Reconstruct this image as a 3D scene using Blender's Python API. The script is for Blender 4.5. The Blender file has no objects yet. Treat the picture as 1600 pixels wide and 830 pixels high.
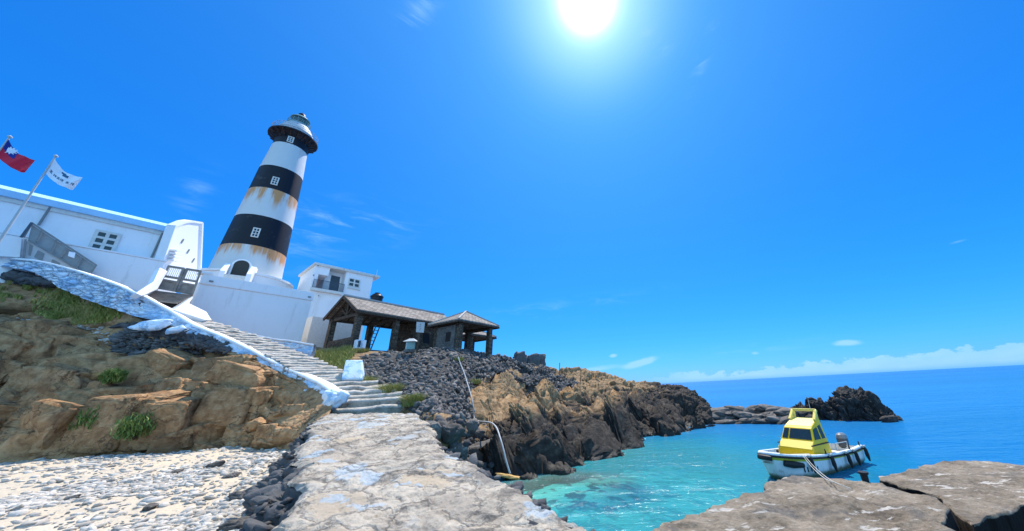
import bpy, bmesh, math, random
import numpy as np
from mathutils import Matrix, Vector, Euler
random.seed(7); RS = np.random.RandomState(11)
C = bpy.context.scene.collection
R_ = math.radians
# ------------------------------------------------------------------ camera
H = 3.3                                # eye height above the sea
PP = (912., 415.); F = 499.            # principal point and focal length for a 1600 x 830 frame
def cam_basis():
    (x1, y1), (x2, y2) = (984, 602), (1600, 570)
    a = np.array([x1-PP[0], -(y1-PP[1]), -F]); b = np.array([x2-PP[0], -(y2-PP[1]), -F])
    up = np.cross(b, a); up /= np.linalg.norm(up)
    if up[1] < 0: up = -up
    f = np.array([0, 0, -1.]); f = f-up*f.dot(up); f /= np.linalg.norm(f)
    return np.array([np.cross(f, up), f, up])
RM = cam_basis()
cd = bpy.data.cameras.new('camera'); cam = bpy.data.objects.new('camera', cd); C.objects.link(cam)
m4 = Matrix([[*RM[0], 0], [*RM[1], 0], [*RM[2], H], [0, 0, 0, 1]]); cam.matrix_world = m4
cd.sensor_fit = 'HORIZONTAL'; cd.sensor_width = 36; cd.lens = F/1600*36
cd.shift_x = -(PP[0]-800)/1600; cd.shift_y = -(415-PP[1])/1600
cd.clip_start = .05; cd.clip_end = 60000
S = bpy.context.scene; S.camera = cam
S.render.resolution_x = 1024; S.render.resolution_y = 531
S.view_settings.view_transform = 'Standard'; S.view_settings.look = 'None'
S.view_settings.exposure = 1.0; S.view_settings.gamma = 1
def ray(x, y): return RM @ np.array([x-PP[0], -(y-PP[1]), -F])
def P(x, y, D):
    d = ray(x, y); h = math.hypot(d[0], d[1]); return np.array([d[0]/h*D, d[1]/h*D, H+d[2]/h*D])
def Z(x, y, z):
    d = ray(x, y); t = (z-H)/d[2]; return np.array([d[0]*t, d[1]*t, z])
def ZF(x, y, fn):
    D = 10.
    d = ray(x, y); h = math.hypot(d[0], d[1]); k = d[2]/h
    for i in range(60):
        D = .5*D+.5*min(60, max(1, (fn(D)-H)/k)) if abs(k) > 1e-6 else D
    return np.array([d[0]/h*D, d[1]/h*D, fn(D)])
def proj(p):
    c = (np.asarray(p)-np.array([0, 0, H])) @ RM
    w = -c[..., 2]; w = np.where(np.abs(w) < 1e-6, 1e-6, w)
    x = PP[0]+F*c[..., 0]/w; y = PP[1]-F*c[..., 1]/w
    return np.where(w > 0, x, -9e9), y
# ------------------------------------------------------------------ sun and sky
SUN_AZ, SUN_EL = 4.9, 60.6
sd = np.array([math.sin(R_(SUN_AZ))*math.cos(R_(SUN_EL)), math.cos(R_(SUN_AZ))*math.cos(R_(SUN_EL)), math.sin(R_(SUN_EL))])
sl = bpy.data.lights.new('sun', 'SUN'); sl.energy = 3.7; sl.angle = R_(.5); sl.color = (1, .93, .83)
so = bpy.data.objects.new('sun', sl); C.objects.link(so); so.location = (0, 0, 80)
so.rotation_euler = Vector(sd).to_track_quat('Z', 'Y').to_euler()
W = bpy.data.worlds.new('World'); S.world = W; W.use_nodes = True
class NT:
    """small helper to write node graphs"""
    def __init__(s, nt): s.nt = nt
    def n(s, t, _o=0, _p=None, **inp):
        nd = s.nt.nodes.new(t)
        for k, v in (_p or {}).items(): setattr(nd, k, v)
        for k, v in inp.items():
            key = int(k[1:]) if k[0] == 'i' and k[1:].isdigit() else k.replace('_', ' ')
            s.set(nd, key, v)
        return nd
    def set(s, nd, key, v):
        if isinstance(v, bpy.types.NodeSocket): s.nt.links.new(v, nd.inputs[key])
        else:
            if isinstance(v, (tuple, list)) and nd.inputs[key].type == 'RGBA' and len(v) == 3: v = (*v, 1)
            nd.inputs[key].default_value = v
    def m(s, op, a, b=0., c=0., clamp=False):
        nd = s.n('ShaderNodeMath', _p=dict(operation=op, use_clamp=clamp), i0=a, i1=b, i2=c); return nd.outputs[0]
    def vm(s, op, a, b=(0, 0, 0), out=0):
        nd = s.n('ShaderNodeVectorMath', _p=dict(operation=op), i0=a, i1=b); return nd.outputs[out]
    def mix(s, f, a, b, bt='MIX'):
        nd = s.n('ShaderNodeMix', _p=dict(data_type='RGBA', blend_type=bt)); s.set(nd, 0, f)
        s.set(nd, 6, a); s.set(nd, 7, b); return nd.outputs[2]
    def ss(s, x, a, b):
        nd = s.n('ShaderNodeMapRange', _p=dict(interpolation_type='SMOOTHSTEP'), Value=x, From_Min=a, From_Max=b); return nd.outputs[0]
    def noise(s, v, sc, det=4., rough=.55, dist=0., out=0):
        return s.n('ShaderNodeTexNoise', Vector=v, Scale=sc, Detail=det, Roughness=rough, Distortion=dist).outputs[out]
    def vor(s, v, sc, feat='F1', out='Distance', rnd=1.):
        return s.n('ShaderNodeTexVoronoi', _p=dict(feature=feat), Vector=v, Scale=sc, Randomness=rnd).outputs[out]
    def ramp(s, f, stops):
        nd = s.n('ShaderNodeValToRGB'); s.set(nd, 0, f); e = nd.color_ramp.elements
        while len(e) > 1: e.remove(e[-1])
        e[0].position = stops[0][0]; e[0].color = (*stops[0][1], 1)
        for p, c in stops[1:]:
            q = e.new(p); q.color = (*c, 1)
        return nd.outputs[0]
    def scale(s, v, sc, loc=(0, 0, 0), rot=(0, 0, 0)):
        return s.n('ShaderNodeMapping', Vector=v, Scale=sc, Location=loc, Rotation=rot).outputs[0]
    def bump(s, h, st, d=.1, nrm=None):
        nd = s.n('ShaderNodeBump', Height=h, Strength=st, Distance=d)
        if nrm is not None: s.set(nd, 'Normal', nrm)
        return nd.outputs[0]
w = NT(W.node_tree); W.node_tree.nodes.clear()
sky = w.n('ShaderNodeTexSky', _p=dict(sky_type='NISHITA', sun_disc=False, sun_elevation=R_(SUN_EL), sun_rotation=R_(SUN_AZ), altitude=0, air_density=1.0, dust_density=.25, ozone_density=3.0))
geo = w.n('ShaderNodeTexCoord').outputs['Generated']
dirv = w.vm('NORMALIZE', geo)
sep = w.n('ShaderNodeSeparateXYZ', Vector=dirv); dx, dy, dz = sep.outputs
sc_ = w.n('ShaderNodeSeparateColor', Color=sky.outputs[0]).outputs
hs = w.n('ShaderNodeCombineColor', i0=w.m('MULTIPLY', w.m('POWER', sc_[0], 1.82), .025), i1=w.m('MULTIPLY', w.m('POWER', sc_[1], .82), .58), i2=w.m('MULTIPLY', w.m('POWER', sc_[2], .6), 1.9)).outputs[0]
lp = w.vm('DOT_PRODUCT', dirv, tuple(sd), out=1)
ang = w.m('ARCCOSINE', w.m('MINIMUM', lp, .99999))
def glow(width, amp):   # amp * exp(-(ang/width)^2)
    t = w.m('DIVIDE', ang, width); t = w.m('MULTIPLY', t, t); t = w.m('MULTIPLY', t, -1.); t = w.m('EXPONENT', t); return w.m('MULTIPLY', t, amp)
def addc(base, fac, col): return w.mix(1., base, w.mix(1., w.n('ShaderNodeCombineColor', i0=fac, i1=fac, i2=fac).outputs[0], col, 'MULTIPLY'), 'ADD')
base = addc(hs, glow(.62, .50), (.75, 1.6, 1.2))
base = addc(base, glow(.15, 2.2), (1.15, 1.3, 1.0))
base = addc(base, glow(.046, 22.), (1., 1., .95))
azi = w.m('ARCTAN2', dx, dy)
# cumulus bank low over the sea
cv = w.n('ShaderNodeCombineXYZ', X=w.m('MULTIPLY', azi, 1.), Y=dz, Z=0.).outputs[0]
big = w.noise(w.scale(cv, (6, 0, 1)), 1., 2.)
fine = w.noise(w.scale(cv, (34, 60, 1)), 1., 6., .6)
top = w.m('ADD', w.m('MULTIPLY', big, .045), w.m('MULTIPLY', fine, .060))
azr = w.ss(azi, .1, 1.0)
top = w.m('ADD', w.m('SUBTRACT', top, .034), w.m('MULTIPLY', azr, .022))
bank = w.ss(w.m('SUBTRACT', top, dz), 0., .007)
bank = w.m('MULTIPLY', bank, w.ss(dz, -.004, .012))
bank = w.m('MULTIPLY', bank, w.ss(azi, .1, .35))
bank = w.m('MULTIPLY', bank, w.m('ADD', .45, w.m('MULTIPLY', w.noise(w.scale(cv, (18, 40, 1)), 1., 4.), .75)))
base = w.mix(w.m('MULTIPLY', bank, .62, clamp=True), base, (2.6, 4.2, 5.4))
# thin wisps
def blob(px, py, wa, we, amp, slope=0.):
    d = ray(px, py); a = math.atan2(d[0], d[1]); e = math.atan2(d[2], math.hypot(d[0], d[1]))
    el = w.m('ARCSINE', dz)
    da = w.m('SUBTRACT', azi, a); de = w.m('SUBTRACT', w.m('SUBTRACT', el, e), w.m('MULTIPLY', da, slope))
    da = w.m('DIVIDE', da, wa); de = w.m('DIVIDE', de, we)
    r2 = w.m('ADD', w.m('MULTIPLY', da, da), w.m('MULTIPLY', de, de))
    return w.m('MULTIPLY', w.m('EXPONENT', w.m('MULTIPLY', r2, -1.)), amp)
wn = w.noise(w.scale(dirv, (6, 6, 26), rot=(.25, .1, 0)), 1.6, 7., .62, .6)
wn = w.ss(wn, .44, .74)
acc = None
for a in [(560, 350, .11, .05, .75, .2), (480, 385, .06, .08, .4, 0), (305, 300, .02, .04, .45, .5), (658, 14, .05, .03, 1.2, .4), (1100, 88, .06, .02, .8, .7), (1010, 40, .05, .03, .6, .5),
          (1040, 70, .05, .02, .5, .2), (880, 480, .25, .02, .35, .1), (1180, 545, .2, .012, .4, 0)]:
    b_ = blob(*a); acc = b_ if acc is None else w.m('ADD', acc, b_)
wis = w.m('MULTIPLY', wn, acc, clamp=True)
pn = w.noise(w.scale(cv, (30, 90, 1)), 1., 5.)
acc2 = None
for a in [(1002, 567, .05, .011, 1.3, .22), (958, 556, .014, .006, 1.1, .1), (1323, 536, .03, .008, 1.2, -.05), (1180, 552, .012, .006, .7, 0), (930, 577, .09, .010, .8, .1), (1495, 378, .02, .004, .5, 0)]:
    b_ = blob(*a); acc2 = b_ if acc2 is None else w.m('ADD', acc2, b_)
puff = w.ss(w.m('MULTIPLY', acc2, w.m('ADD', .35, pn)), .22, .85)
wis = w.m('ADD', w.m('MULTIPLY', wis, .55), w.m('MULTIPLY', puff, .7), clamp=True)
base = w.mix(wis, base, (2.2, 4.0, 5.4))
# unseen bright cloud added behind the camera as fill for shaded walls
fill_n = w.noise(w.vm('DIVIDE', dirv, w.n('ShaderNodeCombineXYZ', X=w.m('ADD', w.m('ABSOLUTE', dz), .25), Y=w.m('ADD', w.m('ABSOLUTE', dz), .25), Z=w.m('ADD', w.m('ABSOLUTE', dz), .25)).outputs[0]), 1.7, 7., .6)
fill_f = w.m('MULTIPLY', w.ss(fill_n, .42, .56), w.m('MULTIPLY', w.ss(dy, -.12, -.4), w.ss(dz, 0., .08)))
base = w.mix(fill_f, base, (4.6, 8.6, 12.5))
bg = w.n('ShaderNodeBackground', Color=base, Strength=.1)
out = w.n('ShaderNodeOutputWorld', Surface=bg.outputs[0])
# ------------------------------------------------------------------ numpy noise
def _h(i, j, k, s):
    n = (i.astype(np.int64)*73856093 ^ j.astype(np.int64)*19349663 ^ k.astype(np.int64)*83492791 ^ np.int64(s*2654435761 % 2147483647)) & 0x7fffffff
    n = (n ^ (n >> 13))*1274126177 & 0x7fffffff; n = (n ^ (n >> 16))*1911520717 & 0x7fffffff; n = n ^ (n >> 15)
    return (n & 0xffffff)/float(0x1000000)
def vnoise(p, s=0):
    f = np.floor(p).astype(np.int64); t = p-f; t = t*t*t*(t*(t*6-15)+10); r = 0
    for a in (0, 1):
        for b in (0, 1):
            for c in (0, 1):
                wgt = (t[..., 0] if a else 1-t[..., 0])*(t[..., 1] if b else 1-t[..., 1])*(t[..., 2] if c else 1-t[..., 2])
                r = r+wgt*_h(f[..., 0]+a, f[..., 1]+b, f[..., 2]+c, s)
    return r*2-1
def fbm(p, o=5, g=.5, s=0):
    r = 0; a = 1.; q = p
    for i in range(o): r = r+a*vnoise(q, s+i); q = q*2.03+17.1; a *= g
    return r
def ridged(p, o=5, g=.5, s=0):
    r = 0; a = 1.; q = p
    for i in range(o): r = r+a*(1-2*np.abs(vnoise(q, s+i))); q = q*2.07+9.3; a *= g
    return r
def worley(p, s=0, jit=.9):
    f = np.floor(p).astype(np.int64); F1 = np.full(p.shape[:-1], 9.); F2 = F1.copy(); cr = np.zeros(F1.shape); cv_ = np.zeros(p.shape)
    for a in (-1, 0, 1):
        for b in (-1, 0, 1):
            for c in (-1, 0, 1):
                i, j, k = f[..., 0]+a, f[..., 1]+b, f[..., 2]+c
                o = np.stack([i+.5+jit*(_h(i, j, k, s)-.5), j+.5+jit*(_h(i, j, k, s+31)-.5), k+.5+jit*(_h(i, j, k, s+57)-.5)], -1)
                dv = p-o; d = np.sqrt((dv**2).sum(-1)); idr = _h(i, j, k, s+91)
                n1 = d < F1; F2 = np.where(n1, F1, np.minimum(F2, d)); cr = np.where(n1, idr, cr); cv_ = np.where(n1[..., None], dv, cv_); F1 = np.where(n1, d, F1)
    return F1, F2, cr, cv_
# ------------------------------------------------------------------ object helpers
def tag(o, label=None, cat=None, group=None, kind=None):
    if label: o['label'] = label
    if cat: o['category'] = cat
    if group: o['group'] = group
    if kind: o['kind'] = kind
    return o
def thing(name, label, cat, loc=(0, 0, 0), rz=0., group=None):
    o = bpy.data.objects.new(name, None); C.objects.link(o); o.location = [float(q) for q in loc]; o.rotation_euler = (0, 0, rz); o.empty_display_size = .2
    return tag(o, label, cat, group)
def link(name, me, mat, parent=None, loc=None):
    o = bpy.data.objects.new(name, me); C.objects.link(o)
    if mat and not len(me.materials): me.materials.append(mat)
    if parent is not None: o.parent = parent
    if loc is not None: o.location = [float(q) for q in loc]
    return o
def fastmesh(name, V, Fq, smooth=True):
    """V (n,3); Fq (m,k) of equal-length faces"""
    me = bpy.data.meshes.new(name); V = np.asarray(V, np.float32); Fq = np.asarray(Fq, np.int32); n, k = Fq.shape
    me.vertices.add(len(V)); me.vertices.foreach_set('co', V.ravel())
    me.loops.add(n*k); me.loops.foreach_set('vertex_index', Fq.ravel())
    me.polygons.add(n); me.polygons.foreach_set('loop_start', np.arange(0, n*k, k, dtype=np.int32)); me.polygons.foreach_set('loop_total', np.full(n, k, np.int32))
    me.update(calc_edges=True)
    if smooth: me.polygons.foreach_set('use_smooth', np.ones(n, bool))
    me.validate(); return me
def gridfaces(nv, nu):
    a = np.arange(nv*nu).reshape(nv, nu)
    return np.stack([a[:-1, :-1].ravel(), a[1:, :-1].ravel(), a[1:, 1:].ravel(), a[:-1, 1:].ravel()], 1)
class MB:
    """collects solids in world (or local) coordinates and links them as one mesh"""
    def __init__(s): s.v = []; s.f = []
    def add(s, vs, fs):
        b = len(s.v); s.v += [tuple(float(c) for c in q) for q in vs]; s.f += [tuple(b+i for i in f) for f in fs]; return s
    def hexa(s, b4, t4):
        return s.add(list(b4)+list(t4), [(3, 2, 1, 0), (4, 5, 6, 7), (0, 1, 5, 4), (1, 2, 6, 5), (2, 3, 7, 6), (3, 0, 4, 7)])
    def box(s, c, d, rz=0.):
        x, y, z = [q/2 for q in d]; co, si = math.cos(rz), math.sin(rz)
        r = lambda a, b, e: (c[0]+a*co-b*si, c[1]+a*si+b*co, c[2]+e)
        return s.hexa([r(-x, -y, -z), r(x, -y, -z), r(x, y, -z), r(-x, y, -z)], [r(-x, -y, z), r(x, -y, z), r(x, y, z), r(-x, y, z)])
    def prism(s, poly, z0, z1):
        n = len(poly); z0 = [z0]*n if np.isscalar(z0) else z0; z1 = [z1]*n if np.isscalar(z1) else z1
        return s.add([(p[0], p[1], a) for p, a in zip(poly, z0)]+[(p[0], p[1], a) for p, a in zip(poly, z1)],
                     [tuple(range(n))[::-1], tuple(range(n, 2*n))]+[(i, (i+1) % n, n+(i+1) % n, n+i) for i in range(n)])
    def slab(s, quad, th):
        """a quad (world points) given thickness along its normal, backwards"""
        q = [np.array(p, float) for p in quad]; n = np.cross(q[1]-q[0], q[-1]-q[0]); n /= np.linalg.norm(n)+1e-9
        if n.dot(np.array([0, 0, H])-q[0]) < 0: n = -n
        m = len(q); return s.add(q+[p-n*th for p in q], [tuple(range(m)), tuple(range(m, 2*m))[::-1]]+[(i, (i+1) % m, m+(i+1) % m, m+i) for i in range(m)])
    def tube(s, pts, r, n=8, closed=False):
        pts = [Vector([float(c) for c in p]) for p in pts]; m = len(pts); rr = r if isinstance(r, (list, tuple)) else [r]*m; b = len(s.v); prev = None
        for i, p in enumerate(pts):
            t = (pts[min(i+1, m-1)]-pts[max(i-1, 0)]).normalized()
            u = prev if prev is not None else (Vector((0, 0, 1)) if abs(t.z) < .9 else Vector((1, 0, 0)))
            u = (u-t*u.dot(t)).normalized(); prev = u; v = t.cross(u)
            for k in range(n):
                a = 2*math.pi*k/n; q = p+(u*math.cos(a)+v*math.sin(a))*rr[i]; s.v.append(tuple(q))
        for i in range(m-1):
            for k in range(n): s.f.append((b+i*n+k, b+i*n+(k+1) % n, b+(i+1)*n+(k+1) % n, b+(i+1)*n+k))
        s.f.append(tuple(b+k for k in range(n))[::-1]); s.f.append(tuple(b+(m-1)*n+k for k in range(n))); return s
    def bar(s, a, b, wd, ht=None):
        a, b = Vector([float(q) for q in a]), Vector([float(q) for q in b]); ht = ht or wd; t = (b-a).normalized()
        u = t.cross(Vector((0, 0, 1))); u = (Vector((1, 0, 0)) if u.length < 1e-3 else u).normalized(); v = u.cross(t)
        f = lambda p: [p-u*wd/2-v*ht/2, p+u*wd/2-v*ht/2, p+u*wd/2+v*ht/2, p-u*wd/2+v*ht/2]
        return s.hexa(f(a), f(b))
    def lathe(s, prof, n=48, c=(0, 0)):
        b = len(s.v)
        for r, z in prof:
            for k in range(n): a = 2*math.pi*k/n; s.v.append((c[0]+r*math.cos(a), c[1]+r*math.sin(a), z))
        for i in range(len(prof)-1):
            for k in range(n): s.f.append((b+i*n+k, b+i*n+(k+1) % n, b+(i+1)*n+(k+1) % n, b+(i+1)*n+k))
        if prof[0][0] > 1e-3: s.f.append(tuple(b+k for k in range(n))[::-1])
        if prof[-1][0] > 1e-3: s.f.append(tuple(b+(len(prof)-1)*n+k for k in range(n)))
        return s
    def build(s, name, mat, parent=None, world=True, smooth=False, bevel=0., auto=True):
        """world=True: the points are world points, parent is an unrotated Empty"""
        me = bpy.data.meshes.new(name); V = np.array(s.v, float); off = np.zeros(3)
        if parent is not None and world: off = np.array(parent.location)
        elif parent is None: off = np.array([V[:, 0].mean(), V[:, 1].mean(), V[:, 2].min()])
        me.from_pydata([tuple(q) for q in V-off], [], s.f)
        bm = bmesh.new(); bm.from_mesh(me); bmesh.ops.recalc_face_normals(bm, faces=bm.faces)
        if bevel > 0:
            eds = [e for e in bm.edges if len(e.link_faces) == 2 and e.calc_face_angle(0) > .6]
            bmesh.ops.bevel(bm, geom=eds, offset=bevel, segments=2, affect='EDGES', profile=.6)
        bm.to_mesh(me); bm.free()
        if smooth:
            for p in me.polygons: p.use_smooth = True
            try: me.set_sharp_from_angle(angle=R_(35))
            except Exception: pass
        return link(name, me, mat, parent, off if parent is None else None)
# ------------------------------------------------------------------ materials
def mat(name, fn):
    m = bpy.data.materials.new(name); m.use_nodes = True; nt = m.node_tree; nt.nodes.clear(); g = NT(nt)
    bs = g.n('ShaderNodeBsdfPrincipled'); o = g.n('ShaderNodeOutputMaterial', Surface=bs.outputs[0])
    g.pos = g.n('ShaderNodeNewGeometry').outputs['Position']; g.obj = g.n('ShaderNodeTexCoord').outputs['Object']; g.rnd = g.n('ShaderNodeNewGeometry').outputs['Random Per Island']
    g.orn = g.n('ShaderNodeObjectInfo').outputs['Random']
    g.set(bs, 'Roughness', .85); g.set(bs, 'Specular IOR Level', .25); g.bs = bs; g.out = o
    fn(g, lambda k, v: g.set(bs, k, v)); return m
def plain(name, col, rough=.6, metal=0., var=.12, sc=6.):
    def f(g, s):
        n = g.noise(g.pos, sc, 5.); s('Base Color', g.ramp(n, [(.25, tuple(c*(1-var) for c in col)), (.75, tuple(min(1, c*(1+var)) for c in col))]))
        s('Roughness', rough); s('Metallic', metal); s('Normal', g.bump(g.noise(g.pos, sc*8, 3.), .15, .01))
    return mat(name, f)
def f_brown(g, s):
    p = g.pos; wp = g.vm('ADD', p, g.vm('SCALE', g.noise(p, .8, 3., out=1), (0, 0, 0)))
    n = g.noise(p, .35, 6., .6); n2 = g.noise(p, 3., 7., .65); n3 = g.noise(g.scale(p, (1, 1, 3.2)), 2.2, 6., .65)
    c = g.ramp(n, [(.32, (.19, .092, .040)), (.5, (.37, .205, .092)), (.68, (.52, .325, .165))])
    c = g.mix(.55, c, g.ramp(n2, [(.32, (.11, .055, .027)), (.5, (.37, .21, .10)), (.68, (.58, .385, .21))]))
    c = g.mix(g.ss(n3, .55, .72), c, (.44, .29, .15)); wv_ = g.vm('ADD', g.scale(p, (1, 1, 1.6)), g.vm('MULTIPLY', g.noise(p, 1.2, 5., .65, out=1), (1.6, 1.6, 1.6))); c = g.mix(g.m('MULTIPLY', g.m('MULTIPLY', g.ss(g.vor(wv_, .8, 'DISTANCE_TO_EDGE'), .04, .0), g.ss(g.noise(p, .9, 3.), .42, .58)), .75), c, (.05, .03, .02)); c = g.mix(g.m('MULTIPLY', g.ss(g.noise(p, .55, 6., .7), .52, .62), .5), c, (.13, .065, .032))
    s('Base Color', c); h = g.m('ADD', g.noise(p, 5., 9., .7), g.m('MULTIPLY', n3, .8)); s('Normal', g.bump(h, .7, .12)); s('Roughness', .92)
M = {}
M['brown'] = mat('brown_rock', f_brown)
def f_head(g, s):
    p = g.pos; z = g.n('ShaderNodeSeparateXYZ', Vector=p).outputs; n = g.noise(p, .28, 5., .6); n2 = g.noise(p, 2.6, 8., .68); n4 = g.noise(g.scale(p, (1, 1, .3), rot=(.2, .5, 0)), 2.2, 5.)
    br = g.ramp(n2, [(.28, (.10, .062, .035)), (.48, (.23, .145, .072)), (.62, (.33, .225, .125)), (.8, (.42, .32, .2))])
    dk = g.ramp(n2, [(.3, (.012, .010, .009)), (.5, (.036, .029, .024)), (.66, (.078, .065, .053)), (.85, (.19, .17, .145))])
    lim = g.m('ADD', g.m('SUBTRACT', z[2], g.m('MULTIPLY', z[0], .17)), g.m('MULTIPLY', g.m('SUBTRACT', n, .5), 5.)); lim = g.m('ADD', lim, g.m('MULTIPLY', g.m('SUBTRACT', n4, .5), 1.6)); rub = g.n('ShaderNodeAttribute', _p=dict(attribute_name='rubble')).outputs['Fac']
    c = g.mix(g.ss(lim, 1.7, 3.0), dk, br); c = g.mix(rub, c, g.mix(n2, (.015, .015, .016), (.09, .087, .084))); wet = g.ss(z[2], .45, .05); c = g.mix(g.m('MULTIPLY', wet, .8), c, (.02, .02, .017))
    s('Base Color', c); s('Normal', g.bump(g.noise(p, 4.5, 9., .72), .8, .14)); s('Roughness', g.m('SUBTRACT', .9, g.m('MULTIPLY', wet, .45)))
M['head'] = mat('headland_rock', f_head)
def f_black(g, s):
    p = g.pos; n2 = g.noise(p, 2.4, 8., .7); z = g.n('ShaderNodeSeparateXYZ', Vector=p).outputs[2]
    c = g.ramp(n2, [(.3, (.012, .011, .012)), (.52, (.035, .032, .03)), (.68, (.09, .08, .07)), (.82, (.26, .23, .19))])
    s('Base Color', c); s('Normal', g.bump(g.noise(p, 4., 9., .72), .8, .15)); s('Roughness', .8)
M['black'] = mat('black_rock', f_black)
def stonef(lo, hi, wet=True, sc=5.):
    def f(g, s):
        p = g.pos; n = g.noise(p, sc, 7., .65); c = g.mix(g.m('ADD', g.m('MULTIPLY', g.rnd, .6), g.m('MULTIPLY', n, .45)), lo, hi)
        c = g.mix(g.ss(n, .6, .75), c, tuple(min(.8, q*1.5) for q in hi))
        s('Base Color', c); s('Normal', g.bump(g.noise(p, sc*3, 6., .7), .6, .05)); s('Roughness', .88)
    return f
M['rubble'] = mat('grey_rubble', stonef((.010, .010, .012), (.20, .19, .18)))
M['rubdark'] = mat('dark_rubble', stonef((.03, .03, .035), (.13, .13, .13)))
M['pebble'] = mat('pale_pebble', stonef((.24, .22, .19), (.64, .59, .52)))
def f_bould(g, s):
    p = g.obj; n = g.noise(p, 1.8, 7., .65); k = g.m('ADD', g.m('MULTIPLY', g.orn, .5), .6)
    c = g.mix(n, (.04, .038, .036), (.22, .2, .18)); c = g.mix(g.ss(n, .58, .72), c, (.34, .32, .28)); c = g.mix(1., c, g.n('ShaderNodeCombineColor', i0=k, i1=k, i2=k).outputs[0], 'MULTIPLY')
    z = g.n('ShaderNodeSeparateXYZ', Vector=g.pos).outputs[2]; c = g.mix(g.m('MULTIPLY', g.ss(z, .35, .05), .85), c, (.02, .02, .018))
    s('Base Color', c); s('Normal', g.bump(g.noise(p, 7., 7., .7), .6, .08))
M['boulder'] = mat('boulder_rock', f_bould)
def f_beach(g, s):
    p = g.pos; n = g.noise(p, .5, 5.); v = g.vor(g.vm('ADD', p, g.vm('SCALE', g.noise(p, 2., 3., out=1), (0, 0, 0))), 7.)
    c = g.ramp(n, [(.35, (.52, .425, .305)), (.55, (.45, .385, .295)), (.7, (.50, .435, .34))]); c = g.mix(g.ss(g.noise(p, 9., 6., .7), .6, .72), c, (.42, .39, .34))
    s('Base Color', c); s('Normal', g.bump(g.m('ADD', g.noise(p, 12., 6., .7), v), .5, .05)); s('Roughness', .95)
M['beach'] = mat('pale_sand', f_beach)
def f_path(g, s):
    p = g.pos; wn_ = g.vm('MULTIPLY', g.noise(p, 1.3, 5., out=1), (.9, .9, .2)); q = g.vm('ADD', g.scale(p, (1, 1, .3)), wn_)
    q2 = g.vm('ADD', q, g.vm('MULTIPLY', g.noise(p, 7., 4., .7, out=1), (.22, .22, 0.)))
    n = g.noise(p, 1.2, 8., .68); nf = g.noise(p, 11., 8., .75)
    cem = g.ramp(g.m('ADD', g.m('MULTIPLY', n, .6), g.m('MULTIPLY', nf, .4)), [(.36, (.13, .115, .095)), (.45, (.31, .27, .22)), (.53, (.45, .395, .32)), (.65, (.60, .53, .435))])
    cid = g.vor(q2, 1.35, out='Color'); cx = g.n('ShaderNodeSeparateXYZ', Vector=cid).outputs
    edge = g.vor(q2, 1.35, 'DISTANCE_TO_EDGE')
    stone = g.ramp(cx[0], [(.0, (.48, .38, .26)), (.3, (.34, .30, .25)), (.5, (.15, .14, .13)), (.62, (.46, .39, .30)), (.80, (.30, .38, .44)), (.90, (.34, .48, .58)), (1., (.44, .41, .36))])
    stone = g.mix(.25, stone, cem); m1 = g.m('MULTIPLY', g.ss(edge, .05, .12), g.ss(cx[1], .38, .42)); c = g.mix(m1, cem, stone)
    dk = g.ss(g.noise(g.scale(p, (1, 1.8, 1), rot=(0, 0, .6)), 1.6, 8., .7), .53, .66); c = g.mix(g.m('MULTIPLY', dk, .75), c, (.085, .08, .073))
    wh = g.ss(g.noise(p, 1.9, 7., .72, 1.), .60, .68); c = g.mix(g.m('MULTIPLY', wh, .7), c, (.50, .47, .42)); pb = g.ss(g.noise(p, 1.1, 4., .55), .60, .63); c = g.mix(g.m('MULTIPLY', pb, .6), c, (.36, .47, .56)); jn = g.ss(g.vor(q2, 1.35, 'DISTANCE_TO_EDGE'), .035, .012); c = g.mix(g.m('MULTIPLY', jn, .55), c, (.07, .065, .06)); fs = g.ss(g.noise(g.scale(p, (1, 2.2, 1), rot=(0, 0, .6)), 5.5, 6., .7), .6, .68); c = g.mix(g.m('MULTIPLY', fs, .55), c, (.09, .085, .08))
    s('Base Color', c); h = g.m('ADD', g.m('MULTIPLY', nf, .5), g.m('MULTIPLY', g.ss(edge, 0., .1), .25)); s('Normal', g.bump(g.m('ADD', h, g.m('MULTIPLY', n, .8)), 1., .10)); s('Roughness', .88)
M['path'] = mat('stone_and_cement', f_path)
def f_pier(g, s):
    p = g.pos; n = g.noise(p, 1.6, 8., .7); nf = g.noise(p, 14., 8., .75); st = g.noise(g.scale(p, (1, 3, 1), rot=(0, 0, .9)), 1.8, 7., .7)
    c = g.ramp(g.m('ADD', g.m('MULTIPLY', n, .6), g.m('MULTIPLY', nf, .4)), [(.37, (.075, .058, .040)), (.47, (.185, .148, .106)), (.56, (.27, .222, .165)), (.70, (.44, .37, .28))])
    c = g.mix(g.m('MULTIPLY', g.ss(st, .575, .63), .85), c, (.54, .50, .44)); c = g.mix(g.m('MULTIPLY', g.ss(g.noise(p, .9, 6., .7), .53, .62), .7), c, (.10, .095, .09)); ms = g.noise(g.scale(p, (1, 2.4, 1), rot=(0, 0, .8)), 6., 6., .7); c = g.mix(g.m('MULTIPLY', g.ss(ms, .6, .68), .6), c, (.06, .055, .05)); wz = g.n('ShaderNodeSeparateXYZ', Vector=p).outputs[2]; nzz = g.n('ShaderNodeSeparateXYZ', Vector=g.n('ShaderNodeNewGeometry').outputs['Normal']).outputs[2]; c = g.mix(g.m('MAXIMUM', g.ss(wz, 1.3, 1.2), g.ss(g.m('ADD', nzz, g.m('MULTIPLY', n, .2)), .62, .42)), c, (.010, .007, .005))  # last mix paints the slab sides near-black to stand in for their shade
    s('Base Color', c); s('Normal', g.bump(g.m('ADD', n, g.m('MULTIPLY', nf, .6)), 1., .08)); s('Roughness', .9)
M['pier'] = mat('rough_concrete', f_pier)
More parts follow.
